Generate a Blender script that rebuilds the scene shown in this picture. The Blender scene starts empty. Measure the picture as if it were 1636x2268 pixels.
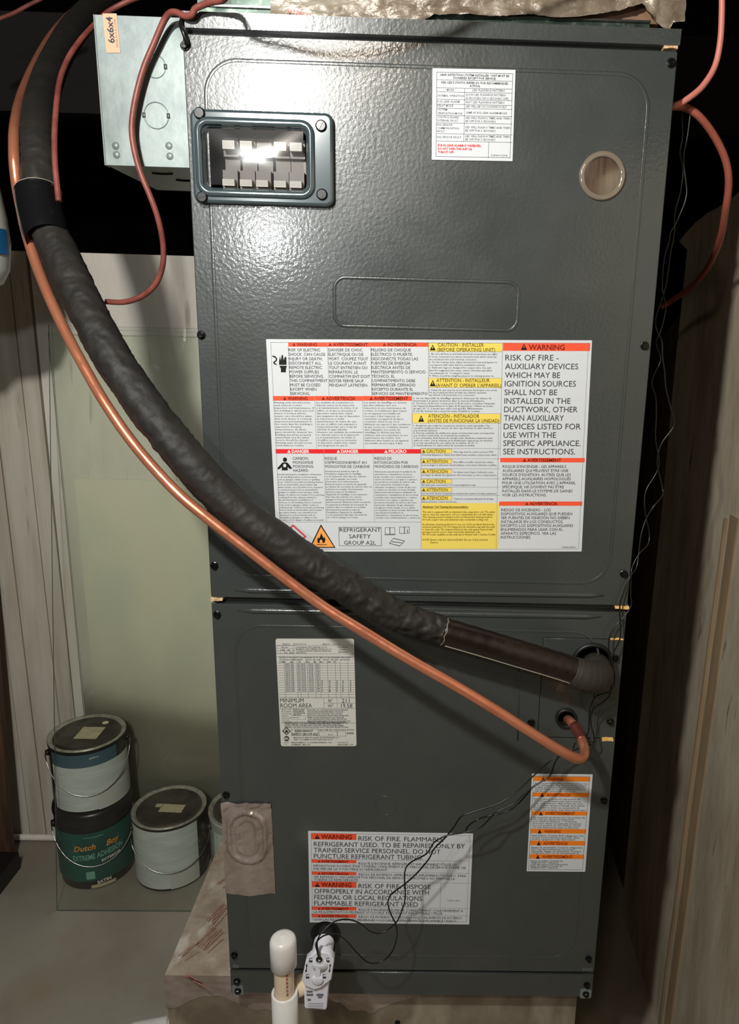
import bpy, bmesh, math, random
from mathutils import Vector, Matrix, noise
random.seed(7)
S = bpy.context.scene
COL = S.collection
# ---------------------------------------------------------------- camera
W, FPX, CX, CY = .54, 1650.0, 987.0, 1134.0
CAM = Vector((.2809, -.9111, .9708)); PIT, YAW, ROL = .2415, .0207, .0283
def _basis():
    cy, sy, cp, sp, cr, sr = math.cos(YAW), math.sin(YAW), math.cos(PIT), math.sin(PIT), math.cos(ROL), math.sin(ROL)
    f = Vector((sy*cp, cy*cp, -sp)); rt = Vector((cy, -sy, 0)); up = rt.cross(f)
    return cr*rt + sr*up, -sr*rt + cr*up, f
RT, UP, FW = _basis()
cam_data = bpy.data.cameras.new('camera'); cam = bpy.data.objects.new('camera', cam_data); COL.objects.link(cam)
cam.matrix_world = Matrix(((RT.x, UP.x, -FW.x, CAM.x), (RT.y, UP.y, -FW.y, CAM.y), (RT.z, UP.z, -FW.z, CAM.z), (0, 0, 0, 1)))
cam_data.sensor_fit = 'HORIZONTAL'; cam_data.sensor_width = 36
cam_data.lens = FPX/1636*36; cam_data.shift_x = -(CX-818)/1636; cam_data.clip_start = .02
S.camera = cam
def at(px, py, Y=None, Z=None, X=None):
    """the point of the place that lies on the plane Y=, Z= or X= along one line of sight (used to read off sizes)"""
    v = RT*((px-CX)/FPX) - UP*((py-CY)/FPX) + FW
    if Y is not None: t = (Y-CAM.y)/v.y
    elif Z is not None: t = (Z-CAM.z)/v.z
    else: t = (X-CAM.x)/v.x
    return CAM + v*t
# ---------------------------------------------------------------- light
S.view_settings.view_transform = 'Standard'; S.view_settings.look = 'None'
S.view_settings.exposure = 0.0; S.view_settings.gamma = 1; S.view_settings.use_curve_mapping = False
wd = bpy.data.worlds.new('world'); S.world = wd; wd.use_nodes = True
wd.node_tree.nodes['Background'].inputs[0].default_value = (.9, .75, .6, 1); wd.node_tree.nodes['Background'].inputs[1].default_value = .02
def lamp(name, loc, power, color, radius):
    l = bpy.data.lights.new(name, 'POINT'); l.energy = power; l.color = color; l.shadow_soft_size = radius
    o = bpy.data.objects.new(name, l); COL.objects.link(o); o.location = loc; return o
lamp('work_light', (-.07, -.86, 1.45), 50.0, (1.0, .995, .95), .028)
lamp('phone_light', (-.12, -.95, 1.17), 8.0, (.97, 1.0, .99), .025)
lamp('room_bulb', (.03, -1.5, 1.8), 13.0, (1.0, .84, .68), .07)
# ---------------------------------------------------------------- materials
def lin(c):
    return tuple(((x/255)/12.92 if x/255 <= .04045 else ((x/255+.055)/1.055)**2.4) for x in c[:3]) + (1,)
def mat(name, col, rough=.5, metal=0, spec=.5, bump=None, vary=None, streak=None, coat=0, rvar=None):
    m = bpy.data.materials.new(name); m.use_nodes = True; nt = m.node_tree; N = nt.nodes; L = nt.links
    b = N['Principled BSDF']; b.inputs['Base Color'].default_value = lin(col); b.inputs['Roughness'].default_value = rough
    b.inputs['Metallic'].default_value = metal; b.inputs['Specular IOR Level'].default_value = spec; b.inputs['Coat Weight'].default_value = coat; b.inputs['Coat Roughness'].default_value = .10
    tc = N.new('ShaderNodeTexCoord')
    if vary:      # (other colour, scale, contrast low, high[, stretch])
        mp = N.new('ShaderNodeMapping'); mp.inputs['Scale'].default_value = vary[4] if len(vary) > 4 else (1, 1, 1)
        n = N.new('ShaderNodeTexNoise'); n.inputs['Scale'].default_value = vary[1]; n.inputs['Detail'].default_value = 6; n.inputs['Roughness'].default_value = .6
        r = N.new('ShaderNodeMapRange'); r.inputs[1].default_value = vary[2]; r.inputs[2].default_value = vary[3]
        mx = N.new('ShaderNodeMix'); mx.data_type = 'RGBA'; mx.inputs[6].default_value = lin(col); mx.inputs[7].default_value = lin(vary[0])
        L.new(tc.outputs['Object'], mp.inputs[0]); L.new(mp.outputs[0], n.inputs['Vector']); L.new(n.outputs[0], r.inputs[0]); L.new(r.outputs[0], mx.inputs[0])
        out = mx.outputs[2]
        if streak:
            mp2 = N.new('ShaderNodeMapping'); mp2.inputs['Scale'].default_value = streak[4]; mp2.inputs['Location'].default_value = (3, 1, 2)
            n2 = N.new('ShaderNodeTexNoise'); n2.inputs['Scale'].default_value = streak[1]; n2.inputs['Detail'].default_value = 5
            r2 = N.new('ShaderNodeMapRange'); r2.inputs[1].default_value = streak[2]; r2.inputs[2].default_value = streak[3]
            m2 = N.new('ShaderNodeMix'); m2.data_type = 'RGBA'; m2.inputs[7].default_value = lin(streak[0])
            L.new(tc.outputs['Object'], mp2.inputs[0]); L.new(mp2.outputs[0], n2.inputs['Vector']); L.new(n2.outputs[0], r2.inputs[0]); L.new(r2.outputs[0], m2.inputs[0])
            L.new(out, m2.inputs[6]); out = m2.outputs[2]
        L.new(out, b.inputs['Base Color'])
    if rvar:
        n = N.new('ShaderNodeTexNoise'); n.inputs['Scale'].default_value = rvar[0]; n.inputs['Detail'].default_value = 5
        r = N.new('ShaderNodeMapRange'); r.inputs[1].default_value = .35; r.inputs[2].default_value = .65; r.inputs[3].default_value = rvar[1]; r.inputs[4].default_value = rvar[2]
        L.new(tc.outputs['Object'], n.inputs['Vector']); L.new(n.outputs[0], r.inputs[0]); L.new(r.outputs[0], b.inputs['Roughness'])
    if bump:      # (scale, strength, distance[, stretch])
        mp = N.new('ShaderNodeMapping'); mp.inputs['Scale'].default_value = bump[3] if len(bump) > 3 else (1, 1, 1)
        n = N.new('ShaderNodeTexNoise'); n.inputs['Scale'].default_value = bump[0]; n.inputs['Detail'].default_value = 3
        bp = N.new('ShaderNodeBump'); bp.inputs['Strength'].default_value = bump[1]; bp.inputs['Distance'].default_value = bump[2]
        L.new(tc.outputs['Object'], mp.inputs[0]); L.new(mp.outputs[0], n.inputs['Vector']); L.new(n.outputs[0], bp.inputs['Height']); L.new(bp.outputs[0], b.inputs['Normal']); L.new(bp.outputs[0], b.inputs['Coat Normal'])
    return m
def clear(name, tint, gloss=.08, rough=.02):
    m = bpy.data.materials.new(name); m.use_nodes = True; nt = m.node_tree; N = nt.nodes; L = nt.links
    N.remove(N['Principled BSDF']); out = N['Material Output']
    t = N.new('ShaderNodeBsdfTransparent'); t.inputs[0].default_value = tint
    g = N.new('ShaderNodeBsdfGlossy'); g.inputs['Roughness'].default_value = rough
    fr = N.new('ShaderNodeFresnel'); fr.inputs[0].default_value = 1.5
    ad = N.new('ShaderNodeMath'); ad.operation = 'ADD'; ad.inputs[1].default_value = gloss; ad.use_clamp = True
    mx = N.new('ShaderNodeMixShader')
    L.new(fr.outputs[0], ad.inputs[0]); L.new(ad.outputs[0], mx.inputs[0]); L.new(t.outputs[0], mx.inputs[1]); L.new(g.outputs[0], mx.inputs[2]); L.new(mx.outputs[0], out.inputs[0])
    return m
M = {}
M['steel'] = mat('painted_steel', (58, 62, 61), .30, 0, .5, bump=(230, .24, .0011), vary=((65, 68, 66), 9, .42, .7), coat=.6, rvar=(14, .27, .36))
M['steel_dark'] = mat('painted_steel_edge', (40, 44, 44), .45)
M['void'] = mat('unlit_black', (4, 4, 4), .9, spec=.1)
M['rubber'] = mat('black_rubber', (18, 18, 18), .45)
M['screw'] = mat('black_screw', (16, 16, 17), .25, .2)
M['bright'] = mat('bright_metal', (175, 175, 172), .25, 1)
M['galv'] = mat('galvanised_steel', (118, 128, 127), .45, .3, bump=(60, .15, .002), vary=((132, 142, 140), 25, .4, .62), streak=((98, 108, 105), 7, .56, .72, (3, 3, 1)))
M['galvd'] = mat('galvanised_edge', (110, 118, 116), .4, .6)
M['darkmetal'] = mat('dull_duct_metal', (70, 82, 76), .3, .75, vary=((120, 128, 120), 60, .55, .7), rvar=(30, .2, .5))
M['foil'] = mat('aged_foil', (132, 119, 102), .38, .12, bump=(55, .75, .004, (1, 1, 1.6)), vary=((104, 88, 74), 18, .42, .62), streak=((160, 150, 136), 22, .55, .68, (.5, 1, 2)))
M['foiltan'] = mat('tan_foil_tape', (176, 162, 144), .36, .1, bump=(55, .6, .004), vary=((150, 134, 116), 22, .42, .62), streak=((204, 196, 182), 24, .55, .68, (1, .6, 1)))
M['foilpatch'] = mat('foil_tape', (176, 162, 154), .16, .5, bump=(30, .25, .002), vary=((156, 140, 130), 20, .4, .6))
M['board'] = mat('foil_faced_board', (150, 138, 120), .45, .25, bump=(26, .35, .003), vary=((120, 108, 92), 11, .4, .65), streak=((178, 168, 150), 14, .55, .7, (1, 1, .3)))
M['redprint'] = mat('red_print', (164, 78, 68), .5, vary=((176, 130, 112), 220, .45, .6))
M['brown'] = mat('brown_duct_liner', (128, 96, 74), .75, vary=((98, 72, 56), 25, .4, .65))
M['creamtab'] = mat('cream_foam_tab', (222, 196, 160), .6, vary=((190, 150, 105), 160, .45, .6))
M['amber'] = mat('amber_foam_tab', (236, 178, 96), .6, vary=((250, 214, 150), 260, .4, .6))
M['copper'] = mat('copper', (228, 148, 114), .24, .68, vary=((216, 130, 98), 30, .45, .7), rvar=(60, .2, .34))
M['copperdull'] = mat('tarnished_copper', (168, 92, 72), .4, .7, vary=((128, 74, 66), 70, .4, .62))
M['redcable'] = mat('red_brown_cable', (132, 70, 60), .45, vary=((108, 54, 48), 40, .4, .6))
M['pinkcable'] = mat('pink_red_cable', (204, 122, 108), .45)
M['redpink'] = mat('orange_red_cable', (150, 78, 62), .5)
M['foam'] = mat('black_foam_insulation', (34, 32, 30), .6, spec=.35, bump=(150, .45, .0014), vary=((42, 39, 35), 30, .4, .7))
M['tape'] = mat('black_vinyl_tape', (16, 16, 18), .28)
M['browntape'] = mat('brown_tape', (34, 23, 18), .26, spec=.5, bump=(28, .4, .004, (1, 1, 1)), vary=((24, 17, 14), 16, .4, .65))
M['sleeve'] = mat('grey_brown_sleeve', (50, 45, 38), .6, bump=(60, .3, .002))
M['seam'] = mat('pale_seam', (150, 142, 128), .5)
M['paper'] = mat('label_paper', (206, 209, 212), .45, spec=.3)
M['paper2'] = mat('rating_label_paper', (200, 199, 191), .4, spec=.3)
M['ink'] = mat('grey_black_ink', (62, 62, 68), .6, spec=.2)
M['inkl'] = mat('thin_grey_ink', (112, 114, 122), .6, spec=.2)
M['black'] = mat('black_print', (24, 20, 22), .6, spec=.2)
M['orangered'] = mat('orange_red_print', (240, 88, 58), .5, spec=.2)
M['red'] = mat('danger_red_print', (222, 40, 46), .5, spec=.2)
M['redink'] = mat('red_ink', (222, 66, 62), .5, spec=.2)
M['darkred'] = mat('dark_red_ink', (124, 34, 20), .5, spec=.2)
M['whiteink'] = mat('white_ink', (244, 226, 224), .5, spec=.2)
M['yellow'] = mat('yellow_print', (234, 208, 98), .5, spec=.2)
M['olive'] = mat('dark_olive_ink', (108, 92, 28), .5, spec=.2)
M['orange'] = mat('orange_print', (246, 132, 34), .5, spec=.2)
M['orange2'] = mat('light_orange_print', (246, 164, 84), .5, spec=.2)
M['rustink'] = mat('rust_ink', (176, 62, 10), .5, spec=.2)
M['brownink'] = mat('dark_brown_ink', (86, 26, 14), .5, spec=.2)
M['pinkred'] = mat('rose_red_print', (206, 74, 86), .5, spec=.2)
M['bezel'] = mat('smoky_plastic_bezel', (66, 78, 82), .16, .1, .9, coat=1)
M['window'] = clear('clear_plastic', (.88, .88, .88, 1), .22, .20)
M['breaker'] = mat('grey_breaker_body', (118, 108, 100), .4)
M['toggle'] = mat('pale_breaker_toggle', (206, 200, 188), .35)
M['recess'] = mat('brown_recess', (96, 66, 52), .5)
M['glassring'] = mat('clear_ring', (132, 120, 106), .1, .2, coat=1)
M['port_reflection'] = mat('brown_port_reflection', (122, 94, 72), .35, vary=((92, 68, 50), 70, .42, .6, (3, 1, .35)), coat=.3)  # brown streaks paint in the wood reflected in the sight port
M['pvc'] = mat('white_pvc', (232, 230, 226), .28, vary=((216, 210, 200), 20, .45, .7))
M['pvccream'] = mat('cream_pvc', (226, 206, 176), .3)
M['plastic'] = mat('white_plastic', (226, 226, 236), .3)
M['wireblack'] = mat('black_wire', (17, 17, 17), .3)
M['wirewhite'] = mat('pale_grey_wire', (150, 142, 134), .3)
M['wallwhite'] = mat('white_painted_wall', (228, 222, 212), .5, bump=(12, .25, .004, (3, 3, .4)), vary=((214, 206, 192), 5, .42, .66, (2, 2, .5)), streak=((158, 150, 132), 9, .66, .8, (5, 5, .5)))
M['wallboard'] = mat('white_painted_board', (206, 200, 186), .55, bump=(14, .3, .004, (4, 4, .3)), vary=((186, 176, 158), 6, .42, .66, (4, 4, .4)), streak=((140, 126, 104), 10, .66, .8, (6, 6, .5)))
M['creamboard'] = mat('cream_board', (226, 219, 200), .6, vary=((216, 212, 196), 6, .4, .65, (1, 1, .5)))
M['gap'] = mat('dark_joint', (60, 54, 44), .9)
M['rightwall'] = mat('old_plaster_wall', (176, 164, 143), .8, bump=(22, .55, .006, (1, 1, .35)), vary=((152, 137, 115), 6, .42, .66, (2, 2, .6)), streak=((98, 82, 62), 34, .66, .76, (2, 2, .45)))
M['strip'] = mat('tan_joint_strip', (152, 128, 98), .75, bump=(18, .5, .004, (1, 1, .2)), vary=((132, 110, 84), 12, .42, .6, (2, 2, .3)))
M['wood'] = mat('dark_brown_wood', (92, 66, 46), .6, vary=((64, 44, 30), 10, .4, .62, (4, 4, .3)))
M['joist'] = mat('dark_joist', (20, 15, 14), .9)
M['floor'] = mat('painted_concrete', (150, 144, 130), .5, bump=(14, .25, .004), vary=((132, 123, 108), 3.2, .40, .62), streak=((150, 128, 104), 5, .60, .8, (1, 1, 1)), rvar=(6, .38, .62))
M['glass'] = clear('pane_glass', (.960, .985, .960, 1), .0, .01)
M['glassedge'] = mat('green_glass_edge', (92, 112, 96), .2)
M['canblack'] = mat('black_can', (26, 24, 26), .32)
M['lid'] = mat('dull_metal_lid', (96, 90, 80), .4, .6, vary=((66, 60, 54), 22, .38, .62))
M['rim'] = mat('paint_crusted_rim', (176, 172, 156), .4, .3, vary=((140, 134, 118), 60, .4, .65))
M['canwhite'] = mat('white_can_paper', (212, 216, 210), .5, bump=(40, .15, .002, (1, 1, 4)), vary=((196, 202, 198), 14, .4, .6, (1, 1, 5)))
M['canblue'] = mat('blue_grey_can_band', (70, 96, 110), .45)
M['canteal'] = mat('teal_can_label', (18, 92, 80), .45, vary=((12, 74, 66), 14, .4, .62))
M['gold'] = mat('gold_letters', (232, 158, 62), .5)
M['palegreen'] = mat('pale_teal_letters', (124, 176, 162), .5)
M['tag'] = mat('cream_paper_tag', (196, 184, 150), .6, vary=((178, 166, 132), 60, .4, .6))
M['tagpale'] = mat('salmon_paper_tag', (206, 158, 128), .6)
M['jug'] = mat('white_jug_plastic', (206, 206, 196), .4)
M['jugblue'] = mat('blue_jug_label', (20, 96, 150), .4)
# ---------------------------------------------------------------- builders
def obj(name, data, m=None, parent=None, smooth=False, **kw):
    o = bpy.data.objects.new(name, data); COL.objects.link(o)
    if m is not None and not data.materials: data.materials.append(M[m] if isinstance(m, str) else m)
    if smooth:
        for p in data.polygons: p.use_smooth = True
    if parent is not None:
        o.parent = parent; o.matrix_parent_inverse = Matrix.Translation(-Vector(world_of(parent)))
    for k, v in kw.items(): o[k] = v
    return o
def world_of(o):
    v = Vector(o.location)
    p = o.parent
    if p is not None: v = v + Vector((0, 0, 0))
    return v if p is None else Vector((0, 0, 0))
def thing(name, loc, label, cat, group=None):
    o = bpy.data.objects.new(name, None); COL.objects.link(o); o.location = loc; o.empty_display_size = .05
    o['label'] = label; o['category'] = cat
    if group: o['group'] = group
    return o
def tag(o, label, cat, group=None):
    o['label'] = label; o['category'] = cat
    if group: o['group'] = group
    return o
class MB:
    def __init__(s): s.v = []; s.f = []
    def add(s, vs, fs):
        n = len(s.v); s.v += [tuple(v) for v in vs]; s.f += [tuple(i+n for i in f) for f in fs]
    def box(s, a, b):
        (x0, y0, z0), (x1, y1, z1) = a, b
        s.add([(x0, y0, z0), (x1, y0, z0), (x1, y1, z0), (x0, y1, z0), (x0, y0, z1), (x1, y0, z1), (x1, y1, z1), (x0, y1, z1)],
              [(0, 3, 2, 1), (4, 5, 6, 7), (0, 1, 5, 4), (1, 2, 6, 5), (2, 3, 7, 6), (3, 0, 4, 7)])
    def hexa(s, p):   # eight corners, bottom ring then top ring
        s.add(p, [(0, 3, 2, 1), (4, 5, 6, 7), (0, 1, 5, 4), (1, 2, 6, 5), (2, 3, 7, 6), (3, 0, 4, 7)])
    def lathe(s, prof, n=32, c=(0, 0, 0), axis='Z', arc=None):
        a0, a1 = arc or (0, 2*math.pi); full = arc is None; k = n if full else n+1; vs = []
        for r, h in prof:
            for i in range(k):
                t = a0+(a1-a0)*i/n; x, y = r*math.cos(t), r*math.sin(t)
                p = (x, y, h) if axis == 'Z' else ((x, -h, y) if axis == 'Y' else (h, x, y))
                vs.append((p[0]+c[0], p[1]+c[1], p[2]+c[2]))
        fs = []
        for j in range(len(prof)-1):
            for i in range(n):
                i2 = (i+1) % k if full else i+1
                fs.append((j*k+i, j*k+i2, (j+1)*k+i2, (j+1)*k+i))
        s.add(vs, fs)
    def tube(s, pts, rad, n=12, ends=True, closed=False, wr=None, squash=None):
        pts = [Vector(p) for p in pts]; m = len(pts)
        if not hasattr(rad, '__len__'): rad = [rad]*m
        t0 = (pts[1]-pts[0]).normalized(); ref = Vector((0, -1, 0))
        if abs(t0.dot(ref)) > .95: ref = Vector((0, 0, 1))
        nrm = (ref - t0*ref.dot(t0)).normalized(); vs = []; L = 0
        for i, p in enumerate(pts):
            a = pts[(i-1) % m] if closed or i > 0 else p; b = pts[(i+1) % m] if closed or i < m-1 else p
            t = (b-a).normalized(); nrm = (nrm - t*nrm.dot(t)).normalized(); bi = t.cross(nrm)
            if i: L += (p-pts[i-1]).length
            for k in range(n):
                an = 2*math.pi*k/n; d = nrm*math.cos(an)+bi*math.sin(an); r = rad[i]
                if wr: r += wr(L, an, p + d*rad[i])
                q = p+d*r
                if squash is not None: q.y = p.y + (q.y-p.y)*squash
                vs.append(q)
        fs = []; mm = m if closed else m-1
        for i in range(mm):
            i2 = (i+1) % m
            for k in range(n):
                k2 = (k+1) % n; fs.append((i*n+k, i*n+k2, i2*n+k2, i2*n+k))
        if ends and not closed: fs += [tuple(range(n))[::-1], tuple((m-1)*n+k for k in range(n))]
        s.add(vs, fs)
    def mesh(s, name):
        me = bpy.data.meshes.new(name); me.from_pydata(s.v, [], s.f); me.update()
        bm = bmesh.new(); bm.from_mesh(me); bmesh.ops.recalc_face_normals(bm, faces=bm.faces); bm.to_mesh(me); bm.free(); return me
    def build(s, name, m, parent=None, smooth=False, **kw): return obj(name, s.mesh(name), m, parent, smooth, **kw)
def spline(pts, per=8):
    """Catmull-Rom through tuples of any length"""
    P = [tuple(p) for p in pts]; out = []
    for i in range(len(P)-1):
        a, b, c, d = P[max(i-1, 0)], P[i], P[i+1], P[min(i+2, len(P)-1)]
        for k in range(per):
            t = k/per
            out.append(tuple(.5*((2*b[j])+(-a[j]+c[j])*t+(2*a[j]-5*b[j]+4*c[j]-d[j])*t*t+(-a[j]+3*b[j]-3*c[j]+d[j])*t**3) for j in range(len(b))))
    out.append(P[-1]); return out
def path(pp, per=8):
    """pp: (px, py, Y) read-off points -> smooth world path"""
    return [Vector(q) for q in spline([tuple(at(x, y, Y=Y)) for x, y, Y in pp], per)]
def rrect(x0, z0, x1, z1, r, n=6):
    o = []
    for cx, cz, a in ((x1-r, z1-r, 0), (x0+r, z1-r, 90), (x0+r, z0+r, 180), (x1-r, z0+r, 270)):
        for k in range(n+1):
            t = math.radians(a+90*k/n); o.append((cx+r*math.cos(t), cz+r*math.sin(t)))
    return o
def circ(cx, cz, r, n=36): return [(cx+r*math.cos(2*math.pi*k/n), cz+r*math.sin(2*math.pi*k/n)) for k in range(n)]
def plate_mesh(name, outline, holes=(), y=0, thick=.002, bevel=0):
    """flat sheet facing -Y with its front at Y=y, with real holes"""
    cu = bpy.data.curves.new(name, 'CURVE'); cu.dimensions = '2D'; cu.fill_mode = 'BOTH'; cu.extrude = max(thick/2-bevel, 0); cu.bevel_depth = bevel; cu.bevel_resolution = 2; cu.offset = -bevel
    for ring in [outline]+list(holes):
        sp = cu.splines.new('POLY'); sp.points.add(len(ring)-1); sp.use_cyclic_u = True
        for i, (a, b) in enumerate(ring): sp.points[i].co = (a, b, 0, 1)
    t = bpy.data.objects.new(name, cu); COL.objects.link(t)
    me = bpy.data.meshes.new_from_object(t); COL.objects.unlink(t); bpy.data.objects.remove(t); bpy.data.curves.remove(cu)
    for v in me.vertices:
        a, b, c = v.co; v.co = (a, y+thick/2-c, b)
    me.update(); me.name = name; return me
def plate(name, outline, m, parent=None, holes=(), y=0, thick=.002, bevel=0, **kw):
    return obj(name, plate_mesh(name, outline, holes, y, thick, bevel), m, parent, **kw)
_tc = {}
def text_mesh(s, res=2, bold=0, shear=0):
    k = (s, res, bold, shear)
    if k in _tc: return _tc[k]
    cu = bpy.data.curves.new('t', 'FONT'); cu.body = s; cu.size = 1; cu.resolution_u = res; cu.offset = bold; cu.shear = shear; cu.fill_mode = 'FRONT'
    t = bpy.data.objects.new('t', cu); COL.objects.link(t); me = bpy.data.meshes.new_from_object(t)
    COL.objects.unlink(t); bpy.data.objects.remove(t); bpy.data.curves.remove(cu)
    vs = [tuple(v.co) for v in me.vertices]; fs = [tuple(p.vertices) for p in me.polygons]; bpy.data.meshes.remove(me)
    _tc[k] = (vs, fs); return vs, fs
CAPH = max(v[1] for v in text_mesh('H')[0])
LIFT = .00012
class Label:
    """printed sticker on the face: one sheet and flat print in its own upright frame"""
    def __init__(s, corners, name, m, label, parent, Y=0, r=.0006):
        p = [at(x, y, Y=Y) for x, y in corners]          # TL TR BR BL
        u = ((p[1]-p[0])+(p[2]-p[3])).normalized(); s.u = Vector((u.x, 0, u.z)).normalized(); s.v = Vector((-s.u.z, 0, s.u.x)); s.Y = Y
        s.o = (p[0]+p[3]+p[1]+p[2])/4; loc = [s.loc3(q) for q in p]
        x0 = (loc[0][0]+loc[3][0])/2; x1 = (loc[1][0]+loc[2][0])/2; y1 = (loc[0][1]+loc[1][1])/2; y0 = (loc[2][1]+loc[3][1])/2
        s.x0, s.x1, s.y0, s.y1 = x0, x1, y0, y1
        ring = [s.to(a, b) for a, b in rrect(x0, y0, x1, y1, r, 4)]
        s.sheet = plate(name, [(q.x, q.z) for q in ring], m, parent, y=Y-.0003, thick=.0003-Y if -.002 < Y <= 0 else .0003, label=label)
        s.layers = {}
    def loc3(s, q): d = q-s.o; return d.dot(s.u), d.dot(s.v)
    def to(s, a, b, lift=0): q = s.o+s.u*a+s.v*b; return Vector((q.x, s.Y-.0003-lift, q.z))
    def l(s, px, py): return s.loc3(at(px, py, Y=s.Y))
    def mb(s, m): return s.layers.setdefault(m, MB())
    def quad(s, m, a0, b0, a1, b1, lv=1): s.mb(m).add([s.to(a0, b0, LIFT*lv), s.to(a1, b0, LIFT*lv), s.to(a1, b1, LIFT*lv), s.to(a0, b1, LIFT*lv)], [(0, 1, 2, 3)])
    def rect(s, m, x0, y0, x1, y1, lv=1):
        if m in ('orangered', 'red', 'yellow', 'orange') and lv == 1:
            a0, b0 = s.l(x0, y0); a1, b1 = s.l(x1, y1); q = MB(); q.add([s.to(a0, b1, LIFT), s.to(a1, b1, LIFT), s.to(a1, b0, LIFT), s.to(a0, b0, LIFT)], [(0, 1, 2, 3)]); q.build('heading_band', m, s.sheet); return
        a0, b0 = s.l(x0, y0); a1, b1 = s.l(x1, y1); s.quad(m, a0, b1, a1, b0, lv)
    def hline(s, x0, x1, y, m='inkl', w=.00035):
        a0, b0 = s.l(x0, y); a1, _ = s.l(x1, y); s.quad(m, a0, b0-w/2, a1, b0+w/2, 1.5)
    def vline(s, x, y0, y1, m='inkl', w=.00035):
        a0, b0 = s.l(x, y0); _, b1 = s.l(x, y1); s.quad(m, a0-w/2, b1, a0+w/2, b0, 1.5)
    def frame(s, x0, y0, x1, y1, m='inkl', w=.00035):
        a0, b0 = s.l(x0, y0); a1, b1 = s.l(x1, y1)
        s.quad(m, a0, b0-w, a1, b0, 1.5); s.quad(m, a0, b1, a1, b1+w, 1.5); s.quad(m, a0, b1, a0+w, b0, 1.5); s.quad(m, a1-w, b1, a1, b0, 1.5)
    def poly(s, m, pts, lv=2):
        s.mb(m).add([s.to(*s.l(x, y), LIFT*lv) for x, y in pts], [tuple(range(len(pts)))])
    def raw(s, m, t, a0, b0, wid, h, bold=0, res=1, lv=3):
        vs, fs = text_mesh(t, res, bold)
        if not vs: return
        mnx = min(v[0] for v in vs); mxx = max(v[0] for v in vs); sx = wid/(mxx-mnx); sy = h/CAPH
        s.mb(m).add([s.to(a0+(x-mnx)*sx, b0+y*sy, LIFT*lv) for x, y, z in vs], fs)
    def line(s, m, t, x0, y, x1, h, bold=0, res=2):
        a0, b0 = s.l(x0, y); a1, _ = s.l(x1, y); _, bt = s.l(x0, y-h); s.raw(m, t, a0, b0, a1-a0, bt-b0, bold, res)
    def para(s, m, lines, x0, y0, x1, y1, h, bold=0, res=1):
        """lines left aligned; the longest fills the width"""
        def wd(t): vs = text_mesh(t, res, bold)[0]; return max(v[0] for v in vs)-min(v[0] for v in vs)
        a0, b0 = s.l(x0, y0); a1, _ = s.l(x1, y0); _, b1 = s.l(x0, y1); _, bt = s.l(x0, y0-h); hh = bt-b0; k = (a1-a0)/max(wd(t) for t in lines)
        for i, t in enumerate(lines):
            s.raw(m, t, a0, b0+(b1-b0)*i/max(len(lines)-1, 1), wd(t)*k, hh, bold, res)
    def tri(s, m, x0, x1, yb, yt, mark=None):
        s.poly(m, [(x0, yb), (x1, yb), ((x0+x1)/2, yt)], 2.5)
        if mark: c = (x0+x1)/2; w = (x1-x0)*.05; s.poly(mark, [(c-w, yb-(yb-yt)*.28), (c+w, yb-(yb-yt)*.28), (c+w*1.5, yb-(yb-yt)*.68), (c-w*1.5, yb-(yb-yt)*.68)], 3.5)
    def bar(s, m, x0, y0, x1, y1, t, tx0, tx1, ink, bold=.02, mark=None, h=None):
        s.rect(m, x0, y0, x1, y1)
        hh = h or (y1-y0)*.66; base = y1-(y1-y0-hh)/2
        if t: s.line(ink, t, tx0, base, tx1, hh, bold); s.tri('black' if mark else ink, tx0-hh*1.5, tx0-hh*.3, base, base-hh*1.05, mark)
    def done(s):
        for m, b in s.layers.items(): b.build('lettering', m, s.sheet, kind='stuff')
def wrap_words(words, n, width):
    """fill n lines of about width characters from a repeating phrase"""
    out = []; i = 0; w = words.split()
    for k in range(n):
        t = ''; lim = width - (3 if k % 3 == 1 else 0)
        while len(t)+len(w[i % len(w)]) < lim: t += w[i % len(w)]+' '; i += 1
        out.append(t.strip() or w[0])
    return out

# ================================================================ SETTING
FZ = -.33          # concrete floor level (the unit's underside is Z = 0)
WY = .775           # white back wall
b = MB(); b.box((-3.0, -3.2, FZ-.1), (2.2, 1.6, FZ)); b.build('floor', 'floor', kind='structure')
# painted back wall: wide sheet with separate boards at its left end
zt = at(250, 562, Y=WY).z
wall = bpy.data.objects.new('wall_back', None); COL.objects.link(wall); wall.location = (0, WY, FZ); wall['kind'] = 'structure'
jx = [at(px, 1500, Y=WY).x for px in (-330, -210, -95, 24, 62, 122, 158)]
rng = [(jx[i], jx[i+1]) for i in range(len(jx)-1)]
for i, (a, c) in enumerate(rng):
    g = .0012; yy = WY+random.uniform(0, .003)
    q = MB(); q.hexa([(a+g, yy, FZ), (c-g, yy, FZ), (c-g, WY+.022, FZ), (a+g, WY+.022, FZ), (a+g-.006, yy, zt+.0), (c-g-.006, yy, zt), (c-g-.006, WY+.022, zt), (a+g-.006, WY+.022, zt)])
    q.build('board', 'wallboard', wall)
q = MB(); q.box((jx[-1]+.001, WY-.001, FZ), (.16, WY+.02, zt)); q.build('wall_sheet', 'wallwhite', wall)
q = MB(); q.box((jx[0]-.02, WY+.023, FZ), (.16, WY+.04, zt-.01)); q.build('backing', 'gap', wall)
q = MB(); q.box((.17, WY+.05, FZ), (1.3, WY+.09, .75)); q.build('trim_1', 'wood', kind='structure')
# pale strip along the foot of the wall
q = MB(); pL = at(-60, 1887, Z=FZ+.008); pR = at(112, 1879, Z=FZ+.008)
q.tube([(-1.4, WY-.022, FZ+.009), (pR.x+.5, WY-.022, FZ+.009)], .008, 10); q.build('baseboard_back', 'wallwhite', kind='structure', smooth=True)
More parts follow.
